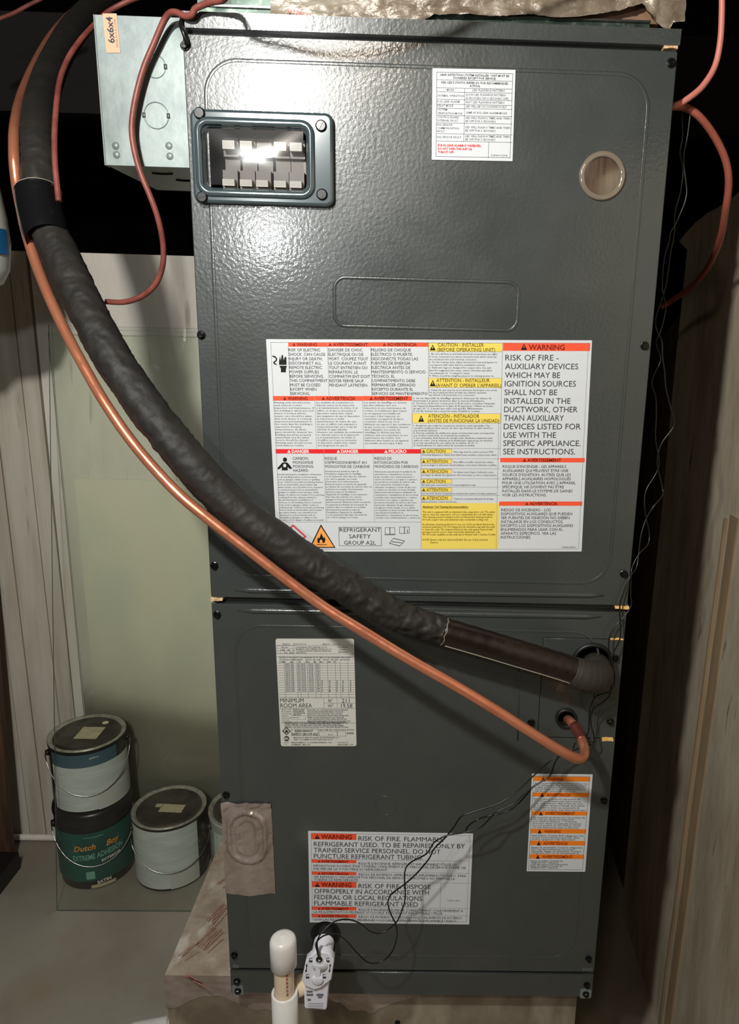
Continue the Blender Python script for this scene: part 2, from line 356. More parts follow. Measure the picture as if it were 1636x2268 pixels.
# right wall: old plaster sheet, ragged top, joint strip, plaster cut off at a shadow edge
RX = .745
def rp(px, py, dx=0): return at(px, py, X=RX+dx)
wr = bpy.data.objects.new('wall_right', None); COL.objects.link(wr); wr.location = (RX, 0, FZ); wr['kind'] = 'structure'
def yz_sheet(name, ring, x0, x1, m, parent):
    n = len(ring); vs = [(x0, y, z) for y, z in ring]+[(x1, y, z) for y, z in ring]
    fs = [tuple(range(n)), tuple(range(n, 2*n))]+[(i, (i+1) % n, n+(i+1) % n, n+i) for i in range(n)]
    q = MB(); q.add(vs, fs); return q.build(name, m, parent)
top = []
for px, py in [(1636, 424), (1624, 436), (1612, 440), (1602, 450), (1586, 462), (1568, 470), (1556, 480), (1540, 492), (1528, 505), (1515, 520), (1503, 535)]:
    p = rp(px, py); top.append((p.y, p.z))
y_end = rp(1487, 900).y; yf = top[0][0]  # plaster ends where the room bulb's shadow begins
ring = [(-1.8, FZ), (-1.8, top[0][1]+.25), (yf-.10, top[0][1]+.06)]+top+[(y_end, top[-1][1]-.02), (y_end+.004, .9), (y_end-.003, .6), (y_end+.004, .3), (y_end, FZ)]
yz_sheet('wall_sheet', ring, RX, RX+.02, 'rightwall', wr)
yz_sheet('wall_sheet', [(y_end+.004, FZ), (y_end+.004, 1.02), (y_end+.10, 1.0), (y_end+.34, .9), (y_end+.34, FZ)], RX+.022, RX+.045, 'wood', wr)  # darker sheet colour stands in for the shade past that edge
def strip(pt, pb, w, m, t=.002):
    a = rp(*pt); c = rp(*pb); yb = c.y; n = 14; q = MB(); vs = []
    for k in range(n+1):
        f = k/n; z = a.z+(FZ-a.z)*f; y = a.y+(yb-a.y)*f + random.uniform(-.0015, .0015)
        vs += [(RX-t, y, z), (RX-t, y+w+random.uniform(-.001, .001), z), (RX+.001, y+w, z), (RX+.001, y, z)]
    fs = []
    for k in range(n):
        for j in range(4): fs.append((k*4+j, k*4+(j+1) % 4, k*4+4+(j+1) % 4, k*4+4+j))
    fs += [(0, 1, 2, 3), (n*4, n*4+1, n*4+2, n*4+3)]
    q.add(vs, fs); return q.build('joint_strip', m, wr)
strip((1636, 1150), (1500, 2160), .030, 'strip', .0025)
strip((1612, 1150), (1478, 2160), .006, 'strip', .005)
# far darkness of the crawlspace
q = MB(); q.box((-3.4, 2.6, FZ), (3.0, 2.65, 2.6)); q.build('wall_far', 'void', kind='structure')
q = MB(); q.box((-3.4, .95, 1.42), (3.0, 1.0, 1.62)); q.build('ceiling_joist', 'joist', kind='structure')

# ================================================================ AIR HANDLER
AH = thing('air_handler', (W/2, 0, 0), 'tall dark grey metal air handler cabinet covered in warning stickers, mounted above the concrete floor', 'air handler')
def P0(px, py): p = at(px, py, Y=0); return (p.x, p.z)
DEP = .56; zTop = 1.276; zMid = .6215; zBot = at(900, 2152, Y=0).z
# cabinet body behind the doors
q = MB(); t = .002
q.box((0, .012, 0), (t, DEP, zTop+.016)); q.box((W-t, .012, 0), (W, DEP, zTop+.016)); q.box((0, DEP-t, 0), (W, DEP, zTop+.016)); q.box((t, .012, 0), (W-t, DEP-t, t)); q.box((t, .012, zTop+.012), (W-t, DEP-t, zTop+.015))
q.box((t, .012, zMid-.012), (W-t, .02, zMid+.012)); q.box((t, .012, zBot-.006), (W-t, .02, zBot+.006)); q.box((t, .012, zTop-.006), (W-t, .02, zTop+.01))
q.build('cabinet', 'steel', AH)
q = MB(); q.box((.02, .03, .02), (W-.02, .031, zTop-.02)); q.build('inner_liner', 'void', AH)
# upper door
cvx0, cvz1 = P0(452, 276); cvx1, cvz0 = P0(684, 424)
up = plate('upper_door', rrect(0, zMid+.0045, W, zTop-.0028, .002, 2), 'steel', AH, holes=[rrect(cvx0-.001, cvz0-.001, cvx1+.001, cvz1+.001, .005)], thick=.012, bevel=.0012)
# lower door with a notch for the pipe plate
ax0, az1 = P0(1203, 1413); ax1 = W; _, az0 = P0(1190, 1634)
lo = plate('lower_door', [(0, zBot+.0025), (W, zBot+.0025), (W, az0), (ax0, az0), (ax0, az1), (W, az1), (W, zMid-.0045), (0, zMid-.0045)], 'steel', AH, thick=.012, bevel=.0012)
h1 = P0(1311, 1468); h2 = P0(1253, 1590)
pp = plate('pipe_plate', [(ax0+.0008, az0+.0008), (W, az0+.0008), (W, az1-.0008), (ax0+.0008, az1-.0008)], 'steel', AH, holes=[circ(h1[0], h1[1], .0255), circ(h2[0], h2[1], .0118)], y=.001, thick=.010, bevel=.0006)
fx, fz = P0(723, 2130)
bt = plate('base_panel', [(0, 0), (W, 0), (W, zBot-.0025), (0, zBot-.0025)], 'steel', AH, thick=.012, bevel=.0012)
# stamped beads
def bead(name, ring, parent, r=.0022, sq=.38, closed=True, m='steel'):
    q = MB(); q.tube([(x, 0, z) for x, z in ring], r, 8, closed=closed, squash=sq); return q.build(name, m, parent, smooth=True)
a = P0(452, 140); c = P0(1443, 165); d = P0(1383, 1297)
bead('stamped_bead', rrect(a[0], d[1]+.002, c[0]-.001, a[1]+.004, .036, 10), up, .0020, .12)
a = P0(740, 612); c = P0(1144, 733); bead('stamped_bead', rrect(a[0], c[1], c[0], a[1]-.001, .013, 8), up, .0020, .35)
def rib(p, qq, parent, r=.0035):
    a = P0(*p); c = P0(*qq); n = 24; pts = []
    for k in range(n+1): f = k/n; pts.append((a[0]+(c[0]-a[0])*f, 0, a[1]+(c[1]-a[1])*f))
    rad = [r*min(1, .25+min(k, n-k)*.75) for k in range(n+1)]
    q = MB(); q.tube(pts, rad, 10, squash=.75); return q.build('rib', 'steel', parent, smooth=True)
rib((518, 1307), (1338, 1319), up); rib((526, 1352), (1330, 1366), lo)
a = P0(519, 1385); c = P0(1270, 2122); bead('stamped_bead', rrect(a[0], c[1], c[0], a[1], .036, 10), lo, .0016, .13)
k1 = P0(854, 1785); bead('knockout_ring', circ(k1[0], k1[1], .0146), lo, .0008, .6)
a = P0(1150, 1440); c = P0(1146, 1640); q = MB(); q.tube([(a[0], 0, a[1]), (c[0], 0, c[1])], .0013, 6, squash=.5); q.build('fold_line', 'steel', lo, smooth=True)
# top cap over the upper door
q = MB(); q.hexa([(-.001, -.002, zTop+.0022), (W+.001, -.002, zTop+.0022), (W+.001, .02, zTop+.0022), (-.001, .02, zTop+.0022), (-.001, -.0035, zTop+.0175), (W+.001, -.0035, zTop+.0175), (W+.001, .02, zTop+.0185), (-.001, .02, zTop+.0185)])
q.box((0, .02, zTop+.016), (W, DEP, zTop+.0185)); q.build('top_cap', 'steel', AH)
# foam tabs in the seams
def tab(px0, py0, px1, py1, m, y=-.0008):
    x0, z1 = P0(px0, py0); x1, z0 = P0(px1, py1); q = MB(); n = 7; ring = []
    for k in range(n): ring.append((x0+(x1-x0)*k/(n-1), z1+random.uniform(-.0006, .0006)))
    for k in range(n): ring.append((x1-(x1-x0)*k/(n-1), z0+random.uniform(-.0006, .0006)))
    return plate('foam_tab', ring, m, AH, y=y, thick=.012)
tab(466, 1324, 493, 1331, 'creamtab'); tab(1362, 1342, 1392, 1349, 'amber'); tab(1351, 1413, 1381, 1417, 'amber'); tab(1333, 1634, 1357, 1641, 'amber', -.0012)
tab(514, 2137, 530, 2143, 'galvd'); tab(1289, 2144, 1311, 2150, 'galvd'); tab(1470, 99, 1500, 108, 'creamtab')
# hex screws with flange
def screw_mesh():
    q = MB(); q.lathe([(.0001, .0), (.0052, .0), (.0052, .0009), (.0044, .0014), (.0001, .0014)], 20, axis='Y')
    q.lathe([(.0038, .0013), (.0038, .0042), (.0033, .0047), (.0019, .0047), (.0019, .0036), (.0001, .0036)], 6, axis='Y')
    return q.mesh('screw')
SM = screw_mesh(); SM.materials.append(M['screw'])
def screw(px, py, parent, Y=0, sc=1, me=SM):
    p = at(px, py, Y=Y); o = bpy.data.objects.new('screw', me); COL.objects.link(o); o.parent = parent
    w = parent.matrix_world if False else None
    o.matrix_parent_inverse = Matrix.Translation(-PW(parent)); o.location = p; o.rotation_euler = (0, random.uniform(0, 3), 0); o.scale = (sc,)*3; return o
def PW(o): return Vector(o.location) if o.parent is None else Vector((0, 0, 0))
for s_ in [(410, 102, up), (1486, 140, up), (446, 742, up), (1427, 766, up), (475, 1253, up), (1381, 1271, up), (481, 1361, lo), (501, 1760, lo), (1337, 1773, lo), (519, 2115, lo), (1303, 2123, lo)]: screw(*s_)
for s_ in [(1176, 1600), (1362, 1458), (1351, 1598)]: screw(*s_, pp if s_[0] > 1200 else lo)
for s_ in [(525, 2173), (1299, 2181), (527, 2194), (1297, 2201)]: screw(*s_, bt)
for px, py in ((527, 2193), (1297, 2201)):
    c = P0(px, py); plate('corner_tab', rrect(c[0]-.009, c[1]-.008, c[0]+.008, c[1]+.009, .003), 'galv', bt, y=-.0006, thick=.0006)
# grommets
for c, r0, r1, nm in ((h1, .0235, .0285, 'large'), (h2, .0108, .0145, 'small')):
    q = MB(); q.lathe([(r0, -.012), (r0, .003), (r0+.002, .0045), (r1, .003), (r1, 0)], 40, (c[0], 0, c[1]), 'Y'); q.build('grommet', 'rubber', pp, smooth=True)
# breaker window
x0, z1 = P0(421, 237); x1, z0 = P0(743, 461); hx0, hz1 = P0(455, 281); hx1, hz0 = P0(681, 424)
cov = plate('breaker_cover', rrect(x0+.001, z0, x1-.001, z1-.003, .009, 8), 'bezel', AH, holes=[rrect(hx0, hz0, hx1, hz1-.002, .007, 8)], y=-.009, thick=.009, bevel=.0035)
for p in cov.data.polygons: p.use_smooth = True
q = MB(); R0 = rrect(hx0-.006, hz0-.006, hx1+.006, hz1+.004, .011, 8); q.tube([(x, -.010, z) for x, z in R0], .0042, 8, closed=True, squash=.7); q.build('cover_lip', 'bezel', cov, smooth=True)
def smin(a, b, k): h = max(k-abs(a-b), 0)/k; return min(a, b)-h*h*k/4
q = MB(); nx, nz = 72, 46; hx0_, hx1_, hz0_, hz1_ = hx0+.002, hx1-.002, hz0+.002, hz1-.004
for j in range(nz+1):
    for i in range(nx+1):
        u = i/nx*2-1; v = j/nz*2-1
        hw_, hh_ = (hx1_-hx0_)/2, (hz1_-hz0_)/2; s_ = smin((1-abs(u))*hw_*.72, (1-abs(v))*hh_, .016); s_ = smin(s_, hh_-.004, .010); h = .003+.26*s_+.0012*math.sin(math.pi*(u+1)/2)
        q.v.append((hx0_+(hx1_-hx0_)*i/nx, -.009-h, hz0_+(hz1_-hz0_)*j/nz))
for j in range(nz):
    for i in range(nx): k = j*(nx+1)+i; q.f.append((k, k+1, k+nx+2, k+nx+1))
q.build('cover_window', 'window', cov, smooth=True)
q = MB(); q.box((hx0-.002, .034, hz0-.004), (hx1+.002, .036, hz1+.002)); q.box((hx0-.004, .012, hz0-.004), (hx1+.004, .036, hz0-.002)); q.box((hx0-.004, .012, hz1), (hx1+.004, .036, hz1+.002)); q.box((hx0-.004, .012, hz0-.004), (hx0-.002, .036, hz1)); q.box((hx1+.002, .012, hz0-.004), (hx1+.004, .036, hz1)); q.build('breaker_recess', 'recess', AH)
for k, px in enumerate((502, 541, 577, 617, 652)):
    c = (P0(px, 350)[0]); w_ = .0085
    q = MB(); q.box((c-w_, .012, hz0+.002), (c+w_, .033, hz0+.022)); q.box((c-w_, .02, hz1-.026), (c+w_, .033, hz1-.006)); q.box((c-w_, .026, hz0+.022), (c+w_, .033, hz1-.026))
    br = q.build('circuit_breaker', 'breaker', AH)
    q = MB(); q.box((c-w_*.8, .003, hz0+.004), (c+w_*.8, .012, hz0+.011)); q.build('toggle', 'toggle', br)
    if k != 2: q = MB(); q.box((c-w_*.8, .009, hz1-.020), (c+w_*.8, .02, hz1-.011)); q.build('toggle', 'toggle', br)
q = MB(); q.lathe([(.0001, .0), (.0062, .0), (.0062, .0012), (.0048, .0030), (.0001, .0030)], 24, axis='Y'); q.box((-.0042, -.0036, -.0006), (.0042, -.0029, .0006)); CM = q.mesh('cover_screw'); CM.materials.append(M['screw'])
for px, py in ((442, 251), (711, 279), (448, 437), (713, 431)): screw(px, py, cov, -.009, 1, CM)
# round sight port
c = P0(1333, 390); pr = .0262
q = MB(); q.lathe([(pr, 0), (pr, .0022), (pr-.0012, .0036), (pr-.004, .0038), (pr-.0058, .0026), (pr-.0068, .0012), (pr-.0068, .0004)], 56, (c[0], 0, c[1]), 'Y'); sp = q.build('sight_port', 'glassring', AH, smooth=True)
q = MB(); q.lathe([(.0001, .0006), (pr-.0062, .0006)], 48, (c[0], 0, c[1]), 'Y'); q.build('port_disc', 'port_reflection', sp)
q = MB(); q.lathe([(.0001, .0030), (pr-.008, .0026), (pr-.0055, .0022)], 48, (c[0], 0, c[1]), 'Y'); q.build('port_glass', 'window', sp, smooth=True)
# foil patch over the oval knockout
ra = P0(489, 1776); rb = P0(600, 1778); rc = P0(604, 1981); q = MB(); nx, nz = 40, 64
kx, kz = P0(546, 1832); kx2, kz2 = P0(546, 1872)
def oval(x, z):
    cz = max(min(z, kz), kz2); return math.hypot(x-(kx+.001), z-cz)
for j in range(nz+1):
    for i in range(nx+1):
        u = i/nx; v = j/nz; x = ra[0]+.0004+(rb[0]-ra[0]+.002*v)*u; z = ra[1]+(rc[1]-ra[1])*v + .0022*math.sin(u*6+2)*(v > .97) + .0012*noise.noise(Vector((u*5, v*2, 0)))*(v in (0, 1))
        d = oval(x, z); h = .0005+.0048*math.exp(-((d-.0250)/.0035)**2)+.0030*math.exp(-((d-.0135)/.0026)**2)+.0011*abs(noise.noise(Vector((x*190, z*120, 3))))+.0016*abs(noise.noise(Vector((x*60-z*40, z*70, 9))))*(1+2.6*max(0, 1-v/.24))
        q.v.append((x, -h, z))
for j in range(nz):
    for i in range(nx): k = j*(nx+1)+i; q.f.append((k, k+1, k+nx+2, k+nx+1))
q.build('foil_patch', 'foilpatch', AH, smooth=True, label='crinkled foil tape patch pressed over an oval knockout')

# ---------------------------------------------------------------- big warning label
B = Label([(591, 752), (1311, 753), (1287, 1222), (612, 1221)], 'warning_label', 'paper', 'largest white sticker with red, yellow and white warning blocks in three languages', AH)
B.frame(599, 758, 1281, 1216)
for x, y0, y1 in ((638, 768, 876), (725, 768, 876), (821, 768, 876), (948.5, 758, 876), (697, 888, 994), (803, 888, 994), (912, 876, 994), (717, 1004, 1156), (826, 1004, 1156), (931.5, 994, 1215), (1112, 777, 1010)): B.vline(x, y0, y1)
B.hline(602, 932, 1156)
B.bar('orangered', 638, 758, 725, 768, 'WARNING', 657, 702, 'darkred', .03); B.bar('orangered', 725, 758, 821, 768, 'AVERTISSEMENT', 737, 815, 'darkred', .03); B.bar('orangered', 821, 758, 948, 768, 'ADVERTENCIA', 857, 923, 'darkred', .03)
B.para('ink', ['RISK OF ELECTRIC', 'SHOCK. CAN CAUSE', 'INJURY OR DEATH.', 'DISCONNECT ALL', 'REMOTE ELECTRIC', 'POWER SUPPLIES', 'BEFORE SERVICING.', 'THIS COMPARTMENT', 'MUST BE CLOSED', 'EXCEPT WHEN', 'SERVICING.'], 639, 778, 723, 874.5, 6.4, 0, 2)
B.para('ink', ['DANGER DE CHOC', 'ÉLECTRIQUE OU DE', 'MORT. COUPEZ TOUT', 'LE COURANT AVANT', 'TOUT ENTRETIEN OU', 'REPARATION. LE', 'COMPARTIM ENT DOIT', 'RESTER FERME SAUF', 'PENDANT LÀTRETIEN.'], 727, 778, 818, 856, 6.4, 0, 2)
B.para('ink', ['PELIGRO DE CHOQUE', 'ELÉCTRICO O MUERTE.', 'DESCONECTE TODAS LAS', 'FUENTES DE ENERGÍA', 'ELÉCTRICA ANTES DE', 'MANTENIMIENTO O SERVICIO', 'TÉCNICO. EL', 'COMPARTIMENTO DEBE', 'PERMANECER CERRADO', 'EXCEPTO DURANTE EL', 'SERVICIO DE MANTENIMIENTO'], 821.5, 778, 946, 874.5, 6.4, 0, 2)
B.poly('black', [(618, 800), (620, 788), (622, 799), (624, 786), (626.5, 786), (628, 798), (631, 790), (634, 791), (634.5, 808), (618, 808)]); B.poly('black', [(618.5, 810), (635, 810), (633, 818), (633, 824.5), (622, 824.5), (622, 817)])
B.poly('black', [(603, 787), (610, 789), (614, 794), (613, 799), (608, 803), (613, 807), (613, 809), (606, 806), (605, 802), (611, 797), (610, 793), (603, 789.5)])
B.bar('orangered', 604, 877, 697, 887.5, 'WARNING', 637, 681, 'darkred', .03); B.bar('orangered', 697, 877, 803, 887.5, 'ADVERTENCIA', 722, 787, 'darkred', .03); B.bar('orangered', 803, 877, 911.5, 887.5, 'AVERTISSEMENT', 828, 904, 'darkred', .03)
EN = 'Heating units should not be used without routine inspection and maintenance. If the building in which any such device is located will be vacant, care should be taken that such device is routinely inspected and maintained. In the event that the building is exposed to freezing temperatures, all water pipes should be drained, the building should be properly winterized, and the water source should be closed.'
ES = 'Las unidades de combustión no deberán usarse sin la inspección y el mantenimiento de rutina. Si el edificio en el que se encuentra el dispositivo estará vacío, habrá que asegurarse de que el dispositivo se inspeccione y reciba mantenimiento de rutina. En caso de que el edificio esté expuesto a temperaturas bajo cero, todas las tuberías de agua deberán drenarse.'
FR = 'Les unités de chauffage ne doivent pas être utilisées sans une inspection et une maintenance de routine. Si le bâtiment dans lequel un tel appareil est installé est inoccupé, il faut inspecter et entretenir cet appareil de façon routinière. Dans le cas où le bâtiment est exposé à des conditions de gel, toutes les conduites doivent être vidangées.'
B.para('ink', wrap_words(EN, 17, 32), 607, 893, 695, 988, 3.5); B.para('ink', wrap_words(ES, 17, 37), 700, 893, 801, 988, 3.5); B.para('ink', wrap_words(FR, 16, 37), 806, 893, 908, 983, 3.5)
B.bar('red', 610, 994.5, 717, 1004.5, 'DANGER', 646, 685, 'whiteink', .03); B.bar('red', 717, 994.5, 826, 1004.5, 'DANGER', 755, 794, 'whiteink', .03); B.bar('red', 826, 994.5, 931.5, 1004.5, 'PELIGRO', 860.5, 900, 'whiteink', .03)
B.para('ink', ['CARBON', 'MONOXIDE', 'POISONING', 'HAZARD'], 648, 1018, 693, 1044.5, 6, 0, 2)
B.para('ink', ["RISQUE", "D'EMPOISONNEMENT AU", 'MONOXYDE DE CARBONE'], 719.5, 1018, 818, 1036, 6, 0, 2)
B.para('ink', ['RIESGO DE', 'INTOXICACIÓN POR', 'MONÓXIDO DE CARBONO'], 829, 1018, 926, 1036, 6, 0, 2)
B.poly('black', [(627+4.6*math.cos(k*.52)+4, 1018+5.2*math.sin(k*.52)) for k in range(12)])
B.poly('black', [(614, 1037), (622, 1028), (626, 1024), (636, 1024), (640, 1028), (647, 1037), (642, 1039), (637, 1034), (637, 1041.5), (624, 1041.5), (624, 1034), (617, 1040)])
B.poly('paper', [(630.5+3.6*math.cos(k*.52), 1031+4*math.sin(k*.52)) for k in range(12)], 3)
CO = 'Special warning for installation of furnaces or air handling units in enclosed areas such as garages, utility rooms or parking areas. Carbon monoxide producing devices (such as automobile, space heater, gas water heater, etc.) should not be operated in enclosed areas such as unventilated garages or utility rooms because of the danger of carbon monoxide (CO) poisoning resulting from the exhaust emissions.'
COF = "Avertissement spécial au sujet de l'installation d'appareils de chauffage ou de traitement d'air dans des endroits clos, tels les garages, les locaux d'entretien et les stationnements. Évitez de mettre en marche les appareils produisant du monoxyde de carbone dans ces endroits non ventilés."
COS = 'Advertencia especial para la instalación de calentadores o manejadoras de aire en áreas cerradas como estacionamientos o cuartos de servicio. Los equipos o aparatos que producen monóxido de carbono (tal como automóvil, calentador de gas, calentador de agua por medio de gas, etc.) no deben ser operados en áreas cerradas.'
B.para('ink', wrap_words(CO, 19, 45), 614, 1052, 716, 1153, 3.4); B.para('ink', wrap_words(COF, 19, 44), 720, 1045, 823, 1147, 3.4); B.para('ink', wrap_words(COS, 19, 44), 829, 1046, 929, 1148, 3.4)
B.poly('pinkred', [(649, 1161), (679, 1188), (649, 1216), (620, 1188)], 2); B.poly('paper', [(649, 1166), (673.5, 1188), (649, 1210.5), (625, 1188)], 2.6)
def flame(L, m, cx, cy, s): L.poly(m, [(cx-8*s, cy+8*s), (cx-9*s, cy), (cx-6*s, cy-5*s), (cx-5*s, cy-1*s), (cx-2*s, cy-8*s), (cx-1*s, cy-14*s), (cx+3*s, cy-7*s), (cx+5*s, cy-2*s), (cx+7*s, cy-6*s), (cx+9*s, cy+1*s), (cx+7*s, cy+8*s)], 3.2)
flame(B, 'black', 652, 1188, .9)
B.poly('black', [(710.5, 1161), (743, 1213), (685, 1213)], 2); B.poly('orange2', [(710.7, 1166), (739.5, 1211), (689, 1211)], 2.6); flame(B, 'black', 711.5, 1194, 1.0); B.poly('orange2', [(711+3.2*math.cos(k*.52), 1199+4*math.sin(k*.52)) for k in range(12)], 3.6); B.rect('black', 701, 1205, 724, 1206.5, 3)
B.frame(749.5, 1167, 845, 1209, 'ink', .0005)
B.line('ink', 'REFRIGERANT', 752, 1177.5, 843, 8.6); B.line('ink', 'SAFETY', 773, 1192, 821, 8.6); B.line('ink', 'GROUP A2L', 762, 1206, 832, 8.6)
for x0_ in (852, 884):
    y0_ = 1168 if x0_ == 852 else 1166.5; B.frame(x0_, y0_, x0_+11.5, y0_+15, 'ink', .0005); B.frame(x0_+11, y0_, x0_+22.5, y0_+15, 'ink', .0005); B.rect('ink', x0_-1, y0_+15.5, x0_+23.5, y0_+16.7, 2) if x0_ == 852 else B.line('ink', 'i', 901, 1179, 903, 8)
for e in (((862, 1203), (871, 1192)), ((871, 1192), (896, 1198)), ((896, 1198), (885, 1209)), ((885, 1209), (862, 1203)), ((867, 1199.5), (890, 1202))):
    (xa, ya), (xb, yb) = e; B.poly('ink', [(xa, ya-.7), (xb, yb-.7), (xb, yb+.7), (xa, ya+.7)])
# yellow column
def ybar(x0, y0, x1, y1, t1, t2, xa, xb1, xb2, yb1, yb2, tx):
    B.rect('yellow', x0, y0, x1, y1); B.frame(x0, y0, x1, y1, 'inkl', .0003); B.line('olive', t1, xa, yb1, xb1, 7.6, .01); B.line('olive', t2, xa-1, yb2, xb2, 7.6, .01); B.tri('black', tx, tx+13, y1-3.5, y0+4, 'yellow')
ybar(948.6, 759, 1112, 779.5, 'CAUTION - INSTALLER', '(BEFORE OPERATING UNIT)', 969, 1071, 1096, 767.5, 778, 951.5)
ybar(948.6, 837, 1111, 859, 'ATTENTION - INSTALLEUR', "(AVANT D' OPERER L'APPAREIL)", 966, 1084, 1109, 846, 857, 951.5)
ybar(912.5, 915.5, 1108, 937.5, 'ATENCIÓN - INSTALADOR', '(ANTES DE FUNCIONAR LA UNIDAD)', 948, 1061, 1105, 925, 935.3, 926)
B.para('ink', ['1. Be sure all factory and field electrical connections are tight.', '    A loose connection produces excessive heat which destroys', '    the electrical wire and terminal connector.', '2. On the heating units, adjust thermostat heat anticipator to', '    correspond with value listed in installation manual.', '3. Field wire lugs are designed for copper wire. See unit', '    label for suggested wire sizes, unless otherwise specified.', '    Use minimum 60 °C rating for wires.', '4. Wires should be retightened prior to turning power on.'], 950, 785.5, 1101, 834, 3.8)
B.para('ink', ['1. Soyez sûr que tous les raccordements électriques sont serrés.', '    Un raccordement lâche produit une chaleur excessive', "    qui détruit le fil électrique et le connecteur."], 950, 865.5, 1101, 876.5, 3.8)
B.para('ink', ['2. Sur les dispositifs de chauffage, ajustez le détecteur de chaleur du', "    thermostat à la valeur énumérée dans le manuel d'installation.", "3. Crochets de fil sont conçus pour le fil de cuivre consulter l'étiquette", "    sur l'appareil dispositif pour le type de fil approprié. Utiliser au moins", '    de type 60 °C, à moins que celles soit spécifié différemment.', "4. Les fils doivent être resserrés avant d'établir le courant."], 914.5, 883.5, 1096, 912, 3.8)
B.para('ink', ['1. Asegúrese que todas las conexiones eléctricas estén apretadas. Una', '    conexión suelta produce exceso de calor que destruye el cable eléctrico', '    y la terminal eléctrica.', '2. Para las unidades de calefacción ajuste el termostato para corresponder', '    con el valor enumerado en el manual de instalación.', '3. Los terminales de la fuente de energía están diseñados solamente para', '    cable de cobre. Vea la etiqueta en la unidad para sugerencias de tamaños.', '    Si no hay especificación, use cables de un mínimo de 60 °C.', '4. Vuelva apretar los cables antes de encender la unidad.'], 915.5, 944, 1095, 988, 3.8)
rows = [(994, 'CAUTION', 'Wet rags must be used to protect TXV', '(Thermal Expansion Valve) and other heat sensitive components when'), (1016.5, 'ATTENTION', 'Des chiffons mouillés doivent être utilisés', 'pour protéger le détecteur thermostatique et les autres éléments sensibles'), (1038.7, 'ATENCIÓN', 'Se deben usar trapos húmedos para', 'proteger la válvula de expansión del termostato y otros componentes'), (1060.7, 'CAUTION', None, 'All drain pan connections to be hand tightened only.'), (1079.5, 'ATTENTION', None, 'Les raccords du bac récupérateur doivent être serrés à la main seulement.'), (1097.8, 'ATENCIÓN', 'Todas las conexiones del panel de drenaje', 'deben apretarse a mano únicamente.')]
for y, t, s1, s2 in rows:
    B.hline(932, 1106, y-.8); B.bar('yellow', 932, y, 1000.5, y+10, t, 944, 986 if len(t) < 8 else 991, 'olive', .01, h=6.8); B.frame(932, y, 1000.5, y+10, 'inkl', .0003)
    if s1: B.para('ink', [s1], 1004, y+8.5, 1092, y+8.5, 3.8)
    B.para('ink', [s2], 933.5, y+15, 1099 if len(s2) > 60 else 933.5+len(s2)*2.3, y+15, 3.8)
B.rect('yellow', 932, 1114, 1103, 1216); B.vline(1104, 937, 1216)
B.line('olive', 'Aluminum Coil Cleaning Recommendation.', 935, 1124.5, 1037, 4.6, .03, 1); B.hline(935, 1037, 1126, 'olive')
B.para('olive', ['This unit is equipped with an aluminum tube evaporator coil. The safest', 'way to clean the evaporator coil is to simply flush the coil with water.', 'This cleaning practice remains as the recommended cleaning method', 'for both copper tube and aluminum tube residential cooling coils.'], 935, 1135.5, 1096, 1152.5, 4, .012)
B.para('olive', ['An alternate cleaning method is to use one of the products listed in the', 'technical publication TP-109 (shipped in the literature bag with the unit)', 'to clean the coils. The cleaners listed are the only agents deemed safe', 'and approved for use to clean round tube aluminum coils.', 'TP-109 is also available on the web site in Partner Link > Service Toolkit.'], 934.5, 1163, 1098, 1185.5, 4, .012)
B.line('olive', 'NOTE: Ensure coils are rinsed well after the use of any chemical', 935, 1197, 1079, 4, .012, 1); B.line('olive', 'cleaners.', 952, 1203, 971, 4, .012, 1)
# right column
B.rect('orangered', 1113.5, 759, 1306, 777.5); B.line('darkred', 'WARNING', 1170, 774.8, 1250, 11.5, .02); B.tri('black', 1153, 1167, 775, 761, 'orangered')
for t, x1_, y in (('RISK OF FIRE -', 1236, 798), ('AUXILIARY DEVICES', 1279.5, 817.3), ('WHICH MAY BE', 1239.5, 836.7), ('IGNITION SOURCES', 1274.5, 855.7), ('SHALL NOT BE', 1233, 874.8), ('INSTALLED IN THE', 1262.5, 893.9), ('DUCTWORK, OTHER', 1278, 912.6), ('THAN AUXILIARY', 1248, 931.6), ('DEVICES LISTED FOR', 1285, 950.4), ('USE WITH THE', 1230.5, 969.4), ('SPECIFIC APPLIANCE.', 1285, 987.5), ('SEE INSTRUCTIONS.', 1273, 1006)):
    B.line('ink', t, 1118.5-(y-798)*.0235, y, x1_, 12.3, 0, 3)
B.bar('orangered', 1107.5, 1014, 1294, 1024, 'AVERTISSEMENT', 1167, 1242, 'darkred', .03)
B.para('ink', ["RISQUE D'INCENDIE - LES APPAREILS", 'AUXILIAIRES QUI PEUVENT ÊTRE UNE', "SOURCE D'IGNITION, AUTRES QUE LES", 'APPAREILS AUXILIAIRES HOMOLOGUÉS', "POUR UNE UTILISATION AVEC L'APPAREIL", 'SPÉCIFIQUE, NE DOIVENT PAS ÊTRE', 'INSTALLÉS DANS LE SYSTÈME DE GAINES', 'VOIR LES INSTRUCTIONS.'], 1112.5, 1036, 1276, 1099, 6, 0, 2)
B.bar('orangered', 1105, 1110.5, 1288.5, 1120, 'ADVERTENCIA', 1172, 1234, 'darkred', .03)
B.para('ink', ['RIESGO DE INCENDIO - LOS', 'DISPOSITIVOS AUXILIARES QUE PUEDEN', 'SER FUENTES DE IGNICIÓN NO DEBEN', 'INSTALARSE EN LOS CONDUCTOS.', 'EXCEPTO LOS DISPOSITIVOS AUXILIARES', 'ENUMERADOS PARA USAR CON EL', 'APARATO ESPECÍFICO. VEA LAS', 'INSTRUCCIONES.'], 1109.5, 1132, 1270, 1192.5, 6, 0, 2)
B.line('ink', '0149A01493-0', 1243, 1213.5, 1275, 3.4, 0, 1)
B.done()
